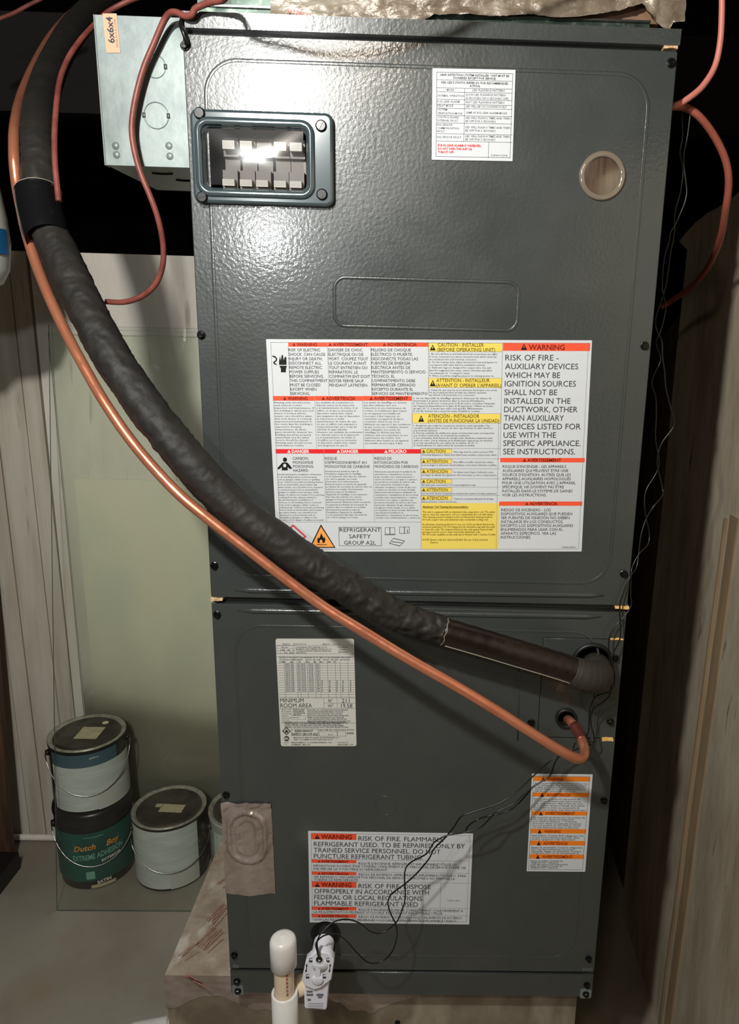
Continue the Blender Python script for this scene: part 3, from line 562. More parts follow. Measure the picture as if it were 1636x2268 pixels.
# ---------------------------------------------------------------- leak detection label
T = Label([(957, 151), (1141, 155), (1135, 357), (956, 354)], 'warning_label', 'paper', 'white sticker with a ruled table of LED flashing patterns, near the top', AH, Y=-.0009)
T.frame(966.5, 159.5, 1129.5, 350, 'ink', .0004)
for y in (177, 194.5, 203.5): T.hline(967, 1134, y, 'ink')
for y in (220, 230.6, 239.6, 255.5, 272, 296, 312.5): T.hline(967, 1134, y, 'ink')
T.vline(1028.8, 195.3, 314, 'ink'); T.vline(1082, 314, 350, 'ink')
for t, x0_, y, x1_ in (('LEAK DETECTION SYSTEM INSTALLED. UNIT MUST BE', 975, 168, 1127), ('POWERED EXCEPT FOR SERVICE.', 1004, 175.3, 1098), ("RED LED'S STATUS (REFER I/O FOR RECOMMENDED", 977, 185, 1125), ('ACTION)', 1039.5, 193, 1062)):
    T.line('ink', t, x0_, y, x1_, 4.7, .012, 1)
for t, x0_, y, x1_ in (('MODE', 989, 201.3, 1005), ('LED FLASHING PATTERN', 1046, 202.2, 1117), ('NORMAL OPERATION', 968.5, 214, 1027), ('SLOW LED FLASHING PATTERN', 1031, 212, 1119), ('(2 SECONDS ON 2 SECONDS OFF)', 1031, 219.4, 1125.5), ('R-32 LEAK ALARM', 968, 227, 1017), ('FAST LED FLASHING PATTERN', 1031, 228.6, 1116), ('DELAY MODE', 968, 236.2, 1003), ('LED WILL BE ON CONTINUOUSLY', 1031, 238, 1121.5), ('SYSTEM', 968, 245, 990), ('VERIFICATION MODE', 968, 253, 1023), ('SAME AS R32 LEAK ALARM MODE', 1031, 251.7, 1122), ('CONTROL BOARD', 968, 261.6, 1016), ('INTERNAL FAULT', 968, 269, 1014), ('LED WILL FLASH 2 TIMES AND THEN', 1030.5, 263.2, 1129), ('BE OFF FOR 5 SECONDS', 1030.5, 270.6, 1097), ('R32 SENSOR', 967.5, 278.5, 1002), ('COMMUNICATION', 967.5, 286, 1016), ('FAULT', 967.5, 293, 984), ('LED WILL FLASH 3 TIMES AND THEN', 1030, 284, 1129), ('BE OFF FOR 5 SECONDS', 1030, 291.4, 1096.5), ('R32 SENSOR FAULT', 967.5, 305.7, 1021), ('LED WILL FLASH 4 TIMES AND THEN', 1030, 303.8, 1128.5), ('BE OFF FOR 5 SECONDS', 1030, 311, 1096)):
    T.line('inkl', t, x0_, y, x1_, 4.6, .005, 1)
for t, y, x1_ in (('IF R-32 LEAK ALARM IS OBSERVED,', 324, 1066), ('DO NOT OPEN THE UNIT OR', 331.7, 1045), ('TURN IT OFF.', 339.2, 1005)): T.line('redink', t, 969, y, x1_, 4.8, .03, 1)
T.line('inkl', '0149A01129-B', 1086, 346, 1123, 4, 0, 1)
T.done()
# ---------------------------------------------------------------- rating label
R = Label([(611, 1415), (785, 1414), (788, 1653), (621, 1652)], 'rating_label', 'paper2', 'white rounded rating sticker with a fine ruled table', AH, r=.003)
for y in (1429, 1447.5, 1454): R.hline(612, 783, y)
R.frame(612.5, 1429.5, 652, 1447.5); R.vline(629.5, 1435.5, 1447.5); R.vline(641, 1435.5, 1447.5); R.hline(613, 652, 1435.5); R.hline(613, 652, 1441.5)
for t, x0_, y, x1_ in (('MODEL NO.', 626, 1427.3, 643), ('AIR FLOW 00 / 60', 649, 1427.3, 678), ('SERIAL NO.', 714, 1427.3, 731), ('160 0000', 737, 1427.3, 754), ('BTU/H', 624, 1434.5, 637), ('CFM   HP   V', 620, 1440.5, 650), ('1    1/2   208', 621, 1446.5, 650)): R.line('ink', t, x0_, y, x1_, 2.4, .01, 1)
R.para('ink', ['FOR EXTERNAL STATIC PRESSURE  0.50  IN.', 'MAXIMUM OUTLET TEMPERATURE AIR 200 F. 93 C', 'SUITABLE FOR MOBILE HOME AND RESIDENTIAL', 'APPLICATION'], 655, 1434.3, 735, 1446.6, 2.6, .005)
R.para('ink', ['FOR INDOOR', 'USE WITH', 'REFRIGERANT'], 749, 1434.5, 771, 1445, 2.6, .005)
R.para('ink', ['HEATER KIT INFORMATION AND MINIMUM CIRCUIT AMPACITY AND MAXIMUM OVERCURRENT', 'UNIT MODEL NUMBER HEATER      CIRCUIT  240V  208V     CIRCUIT   240V  208V    PROTECTIVE', '         NUMBER         AMPS         KW         PHASE        MIN       MAX        AMPS     KW'], 618, 1457, 778, 1467, 2.6, .008)
for k in range(15): R.hline(614+k*.25, 784.5, 1468.5+k*5.35, 'ink', .00028)
for x in (628.7, 656.8, 663.6, 679.5, 697, 707.6, 724.7, 741.8, 752.8, 770): R.vline(x, 1461, 1545, 'ink', .0003)
for k in range(12):
    y = 1472.5+k*5.35
    for x0_, w_ in ((631.5, 19), (659, 4), (667, 9), (683, 10), (699.5, 6.5)): R.line('inkl', '%d%s' % (random.randint(10, 99), '.5 X2' if w_ > 8 else ''), x0_+k*.2, y, x0_+w_+k*.2, 3.3, .03, 1)
    if k > 6:
        for x0_ in (712, 729, 745, 758, 775): R.line('ink', '%d' % random.randint(1, 9), x0_, y, x0_+2.6, 3.3, .03, 1)
R.rect('paper2', 620, 1546, 786.5, 1568, 1.2)
R.hline(619, 786, 1545.5, 'ink'); R.hline(716, 786, 1557, 'ink'); R.hline(619, 786, 1568.5, 'ink'); R.vline(716.5, 1546, 1568.5, 'ink'); R.vline(746, 1546, 1568.5, 'ink')
R.line('ink', 'MINIMUM', 620.5, 1555.4, 672.5, 9, 0, 3); R.line('ink', 'ROOM AREA', 621, 1566.5, 691, 9, 0, 3); R.line('ink', 'ft²', 727, 1555.8, 736, 8.4); R.line('ink', 'm²', 726.5, 1566, 738, 8.4); R.line('ink', '211', 757, 1556, 774, 9); R.line('ink', '19.58', 755, 1567, 780, 9)
TX = 'INSTALL PER LOCAL CODES AND INSTRUCTIONS SUPPLIED WITH THE UNIT. REPLACE FILTER WHEN NEEDED. FOR INDOOR INSTALLATION ONLY. '
R.para('inkl', wrap_words(TX, 7, 30), 623, 1572.5, 646, 1600, 2.6); R.para('ink', wrap_words(TX*2, 4, 30), 649, 1572.5, 675, 1584, 2.7, .01); R.para('ink', wrap_words(TX*2, 8, 58), 680, 1573.5, 776, 1602, 2.7, .008)
R.frame(645, 1584, 677, 1593.5); R.line('ink', 'INDOOR', 648, 1590, 662, 2.6, 0, 1); R.para('ink', wrap_words(TX[20:], 4, 62), 630, 1600.5, 771, 1611.5, 2.7, .012); R.hline(621, 787, 1601, 'ink')
R.frame(645, 1614, 705, 1629, 'ink', .0004); R.frame(706, 1619.5, 747, 1630, 'ink', .0003); R.frame(747, 1619.5, 766, 1630, 'ink', .0003); R.line('ink', 'INDOOR', 727, 1628, 737, 2.6, 0, 1)
R.line('ink', 'REFRIGERANT', 653, 1620.5, 693.5, 4.4, .02, 1); R.line('ink', 'SAFETY GROUP A2L', 646, 1627.6, 704, 4.6, .02, 1); R.line('ink', 'HEAT PUMP AIR CONDITIONING SECTION', 706, 1617.5, 784, 2.8, .01, 1)
R.poly('ink', [(633.8, 1609.5), (644, 1619), (634.5, 1628), (624.5, 1619)], 2); R.poly('paper2', [(633.9, 1612), (641, 1619), (634.5, 1625.5), (627.5, 1619)], 2.4); flame(R, 'ink', 634.3, 1619, .42)
R.poly('ink', [(634.5+6*math.cos(k*.4), 1635.5+6*math.sin(k*.4)) for k in range(16)]); R.line('paper2', 'ETL', 630, 1637.5, 639, 4, .05, 1); R.lines = None
R.para('inkl', ['CONFORMS', 'TO STD'], 628, 1645, 640, 1649.5, 2.4)
R.para('ink', ['        MANUFACTURED BY ALLIED AIR ENTERPRISES LLC', '                  WEST COLUMBIA SOUTH CAROLINA 29170'], 650, 1634.5, 750, 1639, 2.6, .008); R.para('ink', ['MADE IN MEXICO   U.S. PATENTS PENDING   0000', '                                     ASSEMBLED   MFG. LTD'], 645.5, 1645.5, 735, 1650, 2.6, .01); R.para('ink', ['    CUS. FSH. 20', 'DESIGN MFG. LTD'], 747, 1645.5, 782, 1650, 2.6, .008); R.line('ink', '2022', 768, 1625, 783, 3.6, .03, 1)
R.done()
# ---------------------------------------------------------------- risk of fire label
F = Label([(683, 1840), (1048, 1846.5), (1038, 2047), (685, 2043)], 'warning_label', 'paper', 'wide white fire-risk sticker with red headings, low on the lower door behind thin black wires', AH)
F.frame(688.5, 1844.5, 1033, 2041.5, 'inkl')
for y in (1902, 1929, 1951, 2007, 2023.5): F.hline(689, 1040, y, 'inkl')
F.vline(976, 1954, 2009.5)
F.bar('orangered', 689, 1845, 789, 1860, 'WARNING', 711, 779, 'darkred', .03, 'orangered', 9.6); F.bar('orangered', 690, 1951.5, 789, 1966, 'WARNING', 711, 778, 'darkred', .03, 'orangered', 9.4)
for t, x0_, y, x1_ in (('RISK OF FIRE. FLAMMABLE', 793.5, 1861, 982), ('REFRIGERANT USED. TO BE REPAIRED ONLY BY', 695, 1873.5, 1029), ('TRAINED SERVICE PERSONNEL. DO NOT', 695, 1886.8, 975), ('PUNCTURE REFRIGERANT TUBING.', 695, 1900, 936), ('RISK OF FIRE. DISPOSE', 793.5, 1966.3, 953.5), ('OFPROPERLY IN ACCORDANCE WITH', 696, 1977.7, 949.5), ('FEDERAL OR LOCAL REGULATIONS.', 696, 1991, 937), ('FLAMMABLE REFRIGERANT USED', 696, 2004.4, 925)):
    F.line('ink', t, x0_, y, x1_, 9.8, 0, 3)
for y, t in ((1903, 'AVERTISSEMENT'), (1929.8, 'ADVERTENCIA'), (2007.5, 'AVERTISSEMENT'), (2024, 'ADVERTENCIA')): F.bar('orangered', 690, y, 789, y+8.6, t, 711, 772, 'darkred', .03, h=5)
for t, x0_, y, x1_ in (("RISQUE D'INCENDIE. RÉFRIGÉRANT INFLAMMABLE UTILISÉ. LES", 794, 1914, 1013), ('RÉPARATIONS DOIVENT ÊTRE CONFIÉES UNIQUEMENT À DU PERSONNEL DE SERVICE FORMÉ. NE', 694, 1919, 1031), ('PAR PERCER LA TUYAUTERIE DU RÉFRIGÉRANT', 694, 1926, 858), ('RIESGO DE INCENDIO. REFRIGERANTE INFLAMABLE UTILIZADO. PARA', 794, 1938.5, 1032), ('SER REPARADO UNICAMENTE POR PERSONAL DE SERVICIO CAPACITADO NO PERFORE LA', 695, 1943.8, 1007), ('TUBERÍA DE REFRIGERANTE', 695, 1950, 792), ("RISQUE D'INCENDIE. ÉLIMINER CORRECTEMENT CONFORMÉMENT À", 794, 2016.5, 1025), ('LA RÉGLEMENTATION FÉDÉRALE OU LOCALE. RÉFRIGÉRANT INFLAMMABLE UTILISÉ', 695, 2021.3, 979), ('RIESGO DE INCENDIO. DESHÉCHELO ADECUADAMENTE DE ACUERDO', 794, 2032.3, 1023), ('CON LAS REGULACIONES FEDERALES O LOCALES. REFRIGERANTE INFLAMABLE USADO.', 695, 2038, 1012)):
    F.line('ink', t, x0_, y, x1_, 5, 0, 1)
F.line('inkl', '0149A01494', 990, 1995.5, 1017, 3, 0, 1)
F.done()
# ---------------------------------------------------------------- orange label
O = Label([(1177.5, 1714), (1312, 1714.5), (1295.5, 1931), (1166, 1929)], 'warning_label', 'paper', 'narrow white sticker with six orange headings at the lower right', AH)
O.frame(1181, 1718.5, 1289.5, 1926.5, 'ink', .0004)
bars = ((1719, 1730.5, 'WARNING'), (1754.5, 1765, 'ADVERTENCIA'), (1795.8, 1805.8, 'AVERTISSEMENT'), (1835, 1846, 'WARNING'), (1861.4, 1872.3, 'ADVERTENCIA'), (1891.3, 1902, 'AVERTISSEMENT'))
bodies = [wrap_words('Do not exceed the rated test pressure. Use R-32 refrigerant only. Depressurize before brazing and release the pressure when the service fitting has been installed at the low side', 5, 46), wrap_words('Esta unidad se envía con una presión de 150-200 psi. Despeje estas instrucciones para evitar lesiones. Aleje la llave de corte de la unidad. Oprima el vástago de la válvula', 6, 46), wrap_words("Ce serpentin est envoyé avec une pression de 150 à 200 psi. Suivez ces instructions pour éviter les blessures. 1. Tournez la protection d'acier", 6, 46), wrap_words('Risk hazard. Contains R32 refrigerant. Use proper service practices and A2L rated service equipment only.', 3, 44), wrap_words('Riesgo de quemadura. Contiene refrigerante R32. Use las herramientas de servicio adecuadas.', 4, 44), wrap_words('Risque de brûlure. Contient du réfrigérant R32. Utilisez les outils appropriés pour interventions.', 5, 38)]
for k, (y0_, y1_, t) in enumerate(bars):
    xl = 1181-(y0_-1719)*.055; xr = 1306-(y0_-1719)*.08
    O.rect('orange', xl, y0_, xr, y1_); O.tri('brownink', xl+17-k*.5, xl+26-k*.5, y1_-.5, y0_+1); O.line('rustink', t, xl+31-k*.5, y1_-2, xl+(66 if t == 'WARNING' else 84 if t[1] == 'D' else 96), 6.2, .03, 2)
    nxt = bars[k+1][0] if k < 5 else 1924; n = len(bodies[k]); O.para('ink', bodies[k], xl+3, y1_+5.2, xr-(5 if k < 5 else 34), nxt-1.6, 3.1, .005)
O.done()

# ================================================================ SUPPLY DUCT on top
SD = thing('supply_duct', (W/2, .25, zTop+.019), 'crinkled foil-wrapped supply duct on top of the grey air handler', 'duct')
dx0 = at(437, 30, Y=.03).x; dx1 = at(1438, 60, Y=.03).x; z0 = zTop+.0186
q = MB(); q.box((dx0, .03, z0), (dx1, .5, z0+.0150)); q.build('duct_collar', 'darkmetal', SD)
q = MB(); q.box((dx0+.02, .026, z0+.0150), (dx1, .034, z0+.0168)); q.build('collar_lip', 'bright', SD)
q = MB(); q.box((dx0+.002, .036, z0+.0168), (dx1+.012, .5, 1.62)); q.build('duct_body', 'brown', SD)
q = MB(); q.box((dx0, .032, z0+.0168), (at(612, 20, Y=.03).x, .036, 1.62)); q.build('metal_side', 'darkmetal', SD)
edge = [(600, 50), (640, 52), (700, 53), (760, 56), (830, 58), (900, 58), (935, 46), (960, 33), (1040, 34), (1120, 36), (1180, 33), (1230, 39), (1275, 39), (1320, 33), (1360, 26), (1400, 16), (1420, 8), (1432, 26), (1442, 44), (1455, 52), (1466, 62), (1478, 74), (1490, 50)]
E3 = [at(x, y, Y=.022) for x, y in edge]
def ez(x):
    if x <= E3[0].x: return E3[0].z
    for a_, b_ in zip(E3, E3[1:]):
        if a_.x <= x <= b_.x: return a_.z+(b_.z-a_.z)*(x-a_.x)/max(b_.x-a_.x, 1e-6)
    return E3[-1].z
q = MB(); nx, nz = 150, 44; X0, X1 = E3[0].x, E3[-1].x+.012
for j in range(nz+1):
    for i in range(nx+1):
        x = X0+(X1-X0)*i/nx; zb = max(ez(x)+.0008*noise.noise(Vector((x*300, 0, 0))), z0+.001); z = zb+(1.60-zb)*(j/nz)**1.3
        h = .007*abs(noise.noise(Vector((x*16, z*60, 1))))+.004*abs(noise.noise(Vector((x*50, z*120, 4)))); cr = max(0, 1-abs(x-E3[17].x)/.03); h += cr*.014*abs(noise.noise(Vector((x*130, z*130, 7))))
        q.v.append((x, .026-h - .003, z))
for j in range(nz):
    for i in range(nx): k = j*(nx+1)+i; q.f.append((k, k+1, k+nx+2, k+nx+1))
fo = q.build('foil_wrap', 'foil', SD, smooth=True)
rp_ = MB()
for k in range(8):
    p = at(636+k*7, 28+k*1.6, Y=.0145); rp_.add([p, p+Vector((.0022, 0, -.0004)), p+Vector((.0018, 0, .004)), p+Vector((-.0003, 0, .004))], [(0, 1, 2, 3)])
rp_.build('faded_print', 'redprint', SD, kind='stuff')

# ================================================================ RETURN PLENUM below
RPm = thing('return_plenum', (.2, .25, FZ), 'foil-taped duct board box the grey air handler stands on', 'duct')
bx0 = at(368, 2155, Z=-.001).x; bx1 = at(1276, 2230, Y=.03).x; by = .032
q = MB(); q.box((bx0, by, FZ), (bx1, .56, -.002)); q.build('board_box', 'board', RPm)
q = MB(); nx, nz = 26, 70     # crinkled tape over the top left shoulder
for j in range(nz+1):
    for i in range(nx+1):
        x = bx0-.001+(0.03-bx0)*i/nx; y = by-.001+(.53-by)*j/nz; wgt = min(1, i/3)*min(1, (nx-i)/4+.2)*min(1, j/2)
        h = .0008+wgt*(.0065*abs(noise.noise(Vector((x*70+y*25, y*38, 2))))+.005*abs(noise.noise(Vector((x*150, y*110, 5)))))
        if x > -.004: h = .0003
        q.v.append((x, y, -.002+h))
for j in range(nz):
    for i in range(nx): k = j*(nx+1)+i; q.f.append((k, k+1, k+nx+2, k+nx+1))
q.build('shoulder_tape', 'foiltan', RPm, smooth=True)
q = MB(); nx, nz = 60, 18     # tape folded over the front edge
for j in range(nz+1):
    for i in range(nx+1):
        x = bx0-.002+(bx1-bx0)*.62*i/nx; lim = .050+.014*math.sin(x*40)+.010*noise.noise(Vector((x*60, 1, 1))); z = -.0018-lim*j/nz
        h = .0006+.004*abs(noise.noise(Vector((x*60, z*60, 3))))*min(1, j/2)
        q.v.append((x, by-h, z))
for j in range(nz):
    for i in range(nx): k = j*(nx+1)+i; q.f.append((k, k+1, k+nx+2, k+nx+1))
q.build('front_tape', 'foilpatch', RPm, smooth=True)
q = MB()
for (px, py, n, ln) in ((455, 2040, 5, 26), (430, 2095, 6, 24), (480, 1960, 4, 24), (405, 2160, 6, 20), (395, 2120, 3, 16)):
    for k in range(n):
        a = at(px+k*5+random.uniform(-2, 2), py+k*3+random.uniform(-3, 3), Z=.004); hz = random.uniform(.6, 1.1)*ln/26*.045
        d = Vector((.018, hz, 0)) if py < 2150 else Vector((.022, -.010, 0)); w_ = Vector((.0011, -.0003, 0)) if py < 2150 else Vector((0, .0014, 0)); a.z = .0058
        q.add([a, a+w_, a+w_+d, a+d], [(0, 1, 2, 3)])
q.build('faded_print', 'redprint', RPm, kind='stuff')
q = MB()
for px in (1024,): p = at(880, 2265, Y=by-.0006); q.lathe([(.0001, .0012), (.004, .0008), (.0045, 0)], 16, (p.x, by, p.z), 'Y')
q.build('plug', 'black', RPm)

# ================================================================ JUNCTION BOX
jy = .022; jz1 = at(212, 32, Y=jy).z; jz0 = at(236, 366, Y=jy).z; jxl = at(222, 200, Y=jy).x; jd = .16
JB = thing('junction_box', (jxl/2, jy, jz0), 'square galvanised electrical box on the left side of the air handler', 'electrical box')
kn = [(P, r) for P, r in ((at(343, 147, Y=jy), .0118), (at(346, 256, Y=jy), .0138))]
obj('box_front', plate_mesh('box_front', [(jxl, jz0), (-.003, jz0), (-.003, jz1), (jxl, jz1)], (), jy, .0014, .0004), 'galv', JB)
q = MB(); t = .0014; q.box((jxl, jy+t, jz0), (-.003, jy+jd, jz0+t)); q.box((jxl, jy+t, jz1-t), (-.003, jy+jd, jz1)); q.box((jxl, jy+t, jz0), (jxl+t, jy+jd, jz1)); q.box((jxl, jy+jd-t, jz0), (-.003, jy+jd, jz1))
q.box((jxl-.0015, jy-.0002, jz0), (jxl, jy+.012, jz1)); q.build('box_shell', 'galvd', JB)
for P, r in kn:
    q = MB(); q.tube([(x, jy-.0002, z) for x, z in circ(P.x, P.z, r, 40)], .00055, 6, closed=True)
    for s_ in (-1, 1): q.box((P.x+s_*r-.0018, jy-.0009, P.z-.0026), (P.x+s_*r+.0018, jy, P.z+.0026))
    q.build('knockout', 'galvd', JB, smooth=True)
for px, py in ((256, 323), (258, 343), (374, 323), (376, 346)):
    p = at(px, py, Y=jy); q = MB(); q.lathe([(.0001, .0016), (.0025, .0013), (.0038, .0004), (.0042, 0)], 16, (p.x, jy, p.z), 'Y'); q.build('dimple', 'galv', JB, smooth=True)
for cxx, cyy in ((-.05, .035), (-.035, .075)):
    q = MB(); q.tube([(cxx-.012+.024*k/8, jy+cyy+.004*math.sin(math.pi*k/8), jz0-.0002) for k in range(9)], .0016, 8); q.build('slot', 'black', JB, smooth=True)
st = Label([(228, 30), (259, 30), (266, 117), (235, 117)], 'size_tag', 'tagpale', 'salmon paper size tag', JB, Y=jy-.0004, r=.0006)
vs, fs = text_mesh('6x6x4', 3, .02)
cxm = max(v[0] for v in vs)
st.mb('ink').add([st.to(.0025-y*.0085/CAPH*.8, -.010+x/cxm*.026, LIFT*2) for x, y, z in vs], fs)
vs, fs = text_mesh('METAL BOX & COVER', 1, .0); cxm = max(v[0] for v in vs)
st.mb('inkl').add([st.to(.0062-y*.0022/CAPH, -.014+x/cxm*.028, LIFT*2) for x, y, z in vs], fs); st.done()

# ================================================================ REFRIGERANT LINES
HP = [(520, -140, .95), (400, -90, .85), (300, -42, .78), (232, 0, .66), (176, 50, .54), (130, 120, .42), (98, 200, .28), (84, 290, .14), (86, 380, .09), (90, 440, .075), (104, 500, .06), (133, 565, .04), (175, 650, .01), (205, 712, -.01), (245, 785, -.03), (295, 862, -.045), (350, 938, -.06), (408, 1008, -.066), (462, 1070, -.068), (535, 1140, -.068), (606, 1192, -.068), (672, 1240, -.066), (742, 1286, -.062), (812, 1328, -.058), (880, 1364, -.054), (945, 1386, -.050), (990, 1399, -.049)]
full = path(HP, 14)
def seg(pts, a, b): return pts[int(a*14):int(b*14)+1]
def wrink(amp_fun):
    def f(L, an, p):
        a = amp_fun(L); 
        w1 = noise.noise(Vector((L*52, math.cos(an)*1.5, math.sin(an)*1.5+L*20)))
        w2 = noise.noise(Vector((L*135+7, math.cos(an)*2.4, math.sin(an)*2.4)))
        w3 = noise.noise(Vector((L*9, math.cos(an), math.sin(an))))
        return .0008*w3 + a*(-abs(w1)*1.3-abs(w2)*.7+.45)
    return f
SL = thing('suction_line', tuple(at(300, 862, Y=-.045)), 'thick black insulated pipe sweeping down across the air handler', 'pipe')
fs_ = [full[0]]
for p in full[1:]:
    while (p-fs_[-1]).length > .0026: fs_.append(fs_[-1]+(p-fs_[-1]).normalized()*.0022)
n_ = len(fs_); tot = n_*.0022
def amp(L):
    f = L/tot
    return .0003 if f < .55 else (.0022 if f < .9 else .0042)
rads = [.0215]*n_
for k in range(n_):
    f = k/n_
    if f > .9: rads[k] = .0215-(f-.9)*.045
q = MB(); q.tube(fs_, rads, 40, wr=wrink(amp)); q.build('foam_sleeve', 'foam', SL, smooth=True)
tb = path([(84, 425, .080), (88, 455, .072), (97, 495, .060), (107, 530, .048)], 6)
q = MB(); q.tube(tb, [.0262, .0258, .0258, .0262]+[.026]*(len(tb)-8)+[.0258, .0256, .0252, .0248], 28, ends=False); q.build('tape_band', 'tape', SL, smooth=True)
bp = path([(980, 1398, -.049), (1060, 1421, -.050), (1150, 1448, -.050), (1230, 1472, -.050), (1275, 1487, -.050)], 10)
q = MB(); q.tube(bp, [.0172+.0003*math.sin(k*1.7) for k in range(len(bp))], 28); q.build('brown_tape_wrap', 'browntape', SL, smooth=True, label='glossy dark brown tape wrapped round the pipe')
sd = [p+Vector((-.003, -.0118, -.0128)) for p in bp[2:-2]]
q = MB(); q.tube(sd, .0006, 6); q.build('tape_edge', 'seam', SL, smooth=True)
ring_c = bp[0]+(bp[1]-bp[0])*.8; dr = (bp[2]-bp[0]).normalized()
def ringpts(c, d, r, n=36, jit=.0006, a0=0, a1=2*math.pi):
    u = d.cross(Vector((0, 1, 0))).normalized(); v = d.cross(u).normalized()
    return [c+u*r*math.cos(a0+(a1-a0)*k/n)+v*r*math.sin(a0+(a1-a0)*k/n)+d*random.uniform(-jit, jit)*2 for k in range(n+1)]
q = MB(); q.tube(ringpts(bp[1], dr, .0180), .0005, 5); q.build('tape_edge', 'seam', SL, smooth=True)
q = MB(); q.tube(ringpts(tb[0], (tb[1]-tb[0]).normalized(), .0262, 40, .0002), .0005, 5); q.build('tape_edge', 'seam', SL, smooth=True)
ep = path([(1266, 1486, -.050), (1292, 1496, -.049), (1315, 1500, -.040), (1324, 1494, -.022), (1320, 1482, -.004), (1315, 1474, .02)], 8)
q = MB(); q.tube(ep, [.0186+.0014*math.sin(min(k/12, 1)*math.pi/2)+.0004*math.sin(k*2.1) for k in range(len(ep))], 32); q.build('elbow_sleeve', 'sleeve', SL, smooth=True)
# copper liquid line
LL = thing('liquid_line', tuple(at(640, 1290, Y=-.08)), 'bright bare copper pipe running beneath the black insulated pipe', 'pipe')
cp = path([(420, -140, .90), (330, -85, .82), (255, -38, .74), (192, 4, .62), (150, 38, .54), (110, 85, .45), (76, 145, .34), (48, 210, .23), (33, 275, .12), (31, 340, .08), (36, 400, .075), (46, 455, .066), (60, 520, .055), (82, 590, .038), (110, 660, .012), (145, 735, -.01), (185, 810, -.03), (228, 885, -.048), (280, 962, -.062), (335, 1030, -.074), (400, 1098, -.085), (475, 1160, -.090), (560, 1226, -.093), (640, 1288, -.095), (720, 1346, -.100), (810, 1402, -.108), (905, 1460, -.117), (1005, 1517, -.123), (1100, 1574, -.124), (1180, 1625, -.119), (1235, 1659, -.112), (1268, 1676, -.104), (1286, 1680, -.094), (1294, 1668, -.080), (1290, 1645, -.060), (1278, 1618, -.032), (1265, 1600, -.012), (1256, 1592, .012)], 8)
q = MB(); q.tube(cp, .0062, 18); q.build('copper_tube', 'copper', LL, smooth=True)
jn = path([(1288, 1641, -.0560), (1281, 1624, -.040), (1272, 1608, -.022)], 5)
q = MB(); q.tube(jn, [.0066, .0068, .0070, .0072, .0072, .0070, .0072, .0074, .0074, .0072, .0068], 18); q.build('brazed_joint', 'copperdull', LL, smooth=True)

# ================================================================ CABLES
def cable(name, pts, r, m, label, cat='cable', per=8, n=8, **kw):
    q = MB(); q.tube(path(pts, per), r, n); return tag(q.build(name, m, None, smooth=True), label, cat)
LT = Vector((-.07, -.86, 1.45))
shp = [(500, 60), (560, 82), (640, 104), (710, 119), (790, 121), (860, 113), (940, 94), (1030, 70), (1110, 30)]
up_pts = [LT+(at(x, y, Y=0)-LT)*(.74/.86) for x, y in shp]
A_ = [at(x, y, Y=Y) for x, y, Y in [(235, 668, .045), (275, 669, .04), (315, 656, .035), (345, 628, .03), (360, 588, .025), (361, 540, .02), (351, 488, .012), (334, 438, .008), (311, 382, .006), (297, 330, .008), (292, 280, .010), (300, 220, .010), (318, 152, .010), (343, 92, .009), (362, 48, .006), (376, 29, .002), (392, 28, -.004), (410, 36, -.008), (424, 33, -.012), (434, 18, -.015), (462, 6, -.02), (500, -10, -.04)]]
A_ += up_pts[1:]+[Vector((.75, -.10, 1.50))]
q = MB(); q.tube([Vector(v) for v in spline([tuple(v) for v in A_], 8)], .0034, 10)
tag(q.build('control_cable', 'redcable', None, smooth=True), 'reddish brown cable looping down over the galvanised box and left of the air handler', 'cable')
cable('control_cable', [(330, -12, .24), (290, 0, .23), (240, 26, .22), (208, 56, .20), (176, 92, .17), (150, 132, .15), (133, 178, .13), (125, 235, .10), (121, 300, .08), (122, 360, .065), (127, 415, .056), (130, 445, .050)], .0036, 'redcable', 'reddish cable hugging the right side of the black pipe, upper left')
cable('control_cable', [(-60, 78, .62), (-10, 46, .62), (30, 29, .62), (62, 12, .62), (110, -12, .62)], .0035, 'redcable', 'dim cable crossing the dark top left corner')
cable('control_cable', [(1598, -40, .04), (1598, 30, .04), (1594, 95, .04), (1582, 148, .04), (1556, 190, .035), (1525, 217, .03), (1499, 232, .03), (1470, 240, .04)], .0036, 'pinkcable', 'pink-red cable curving down from the top right corner')
cable('control_cable', [(1480, 236, .05), (1515, 238, .05), (1548, 258, .05), (1582, 303, .06), (1606, 355, .07), (1613, 405, .08), (1606, 465, .10), (1594, 530, .15), (1569, 588, .24), (1534, 632, .33), (1490, 664, .40), (1465, 680, .42)], .0046, 'redpink', 'orange-red cable bowing out in front of the old plaster wall')
cable('wire_end', [(402, 44, -.004), (400, 56, -.008), (406, 72, -.010), (412, 90, -.008), (413, 98, -.005)], .0022, 'wireblack', 'short black wire end hanging over the top left corner of the air handler', 'wire', 5)
WS = thing('sensor_wire', tuple(at(960, 1880, Y=-.06)), 'thin twisted black sensor wires trailing down the right side and over the lower door', 'wire')
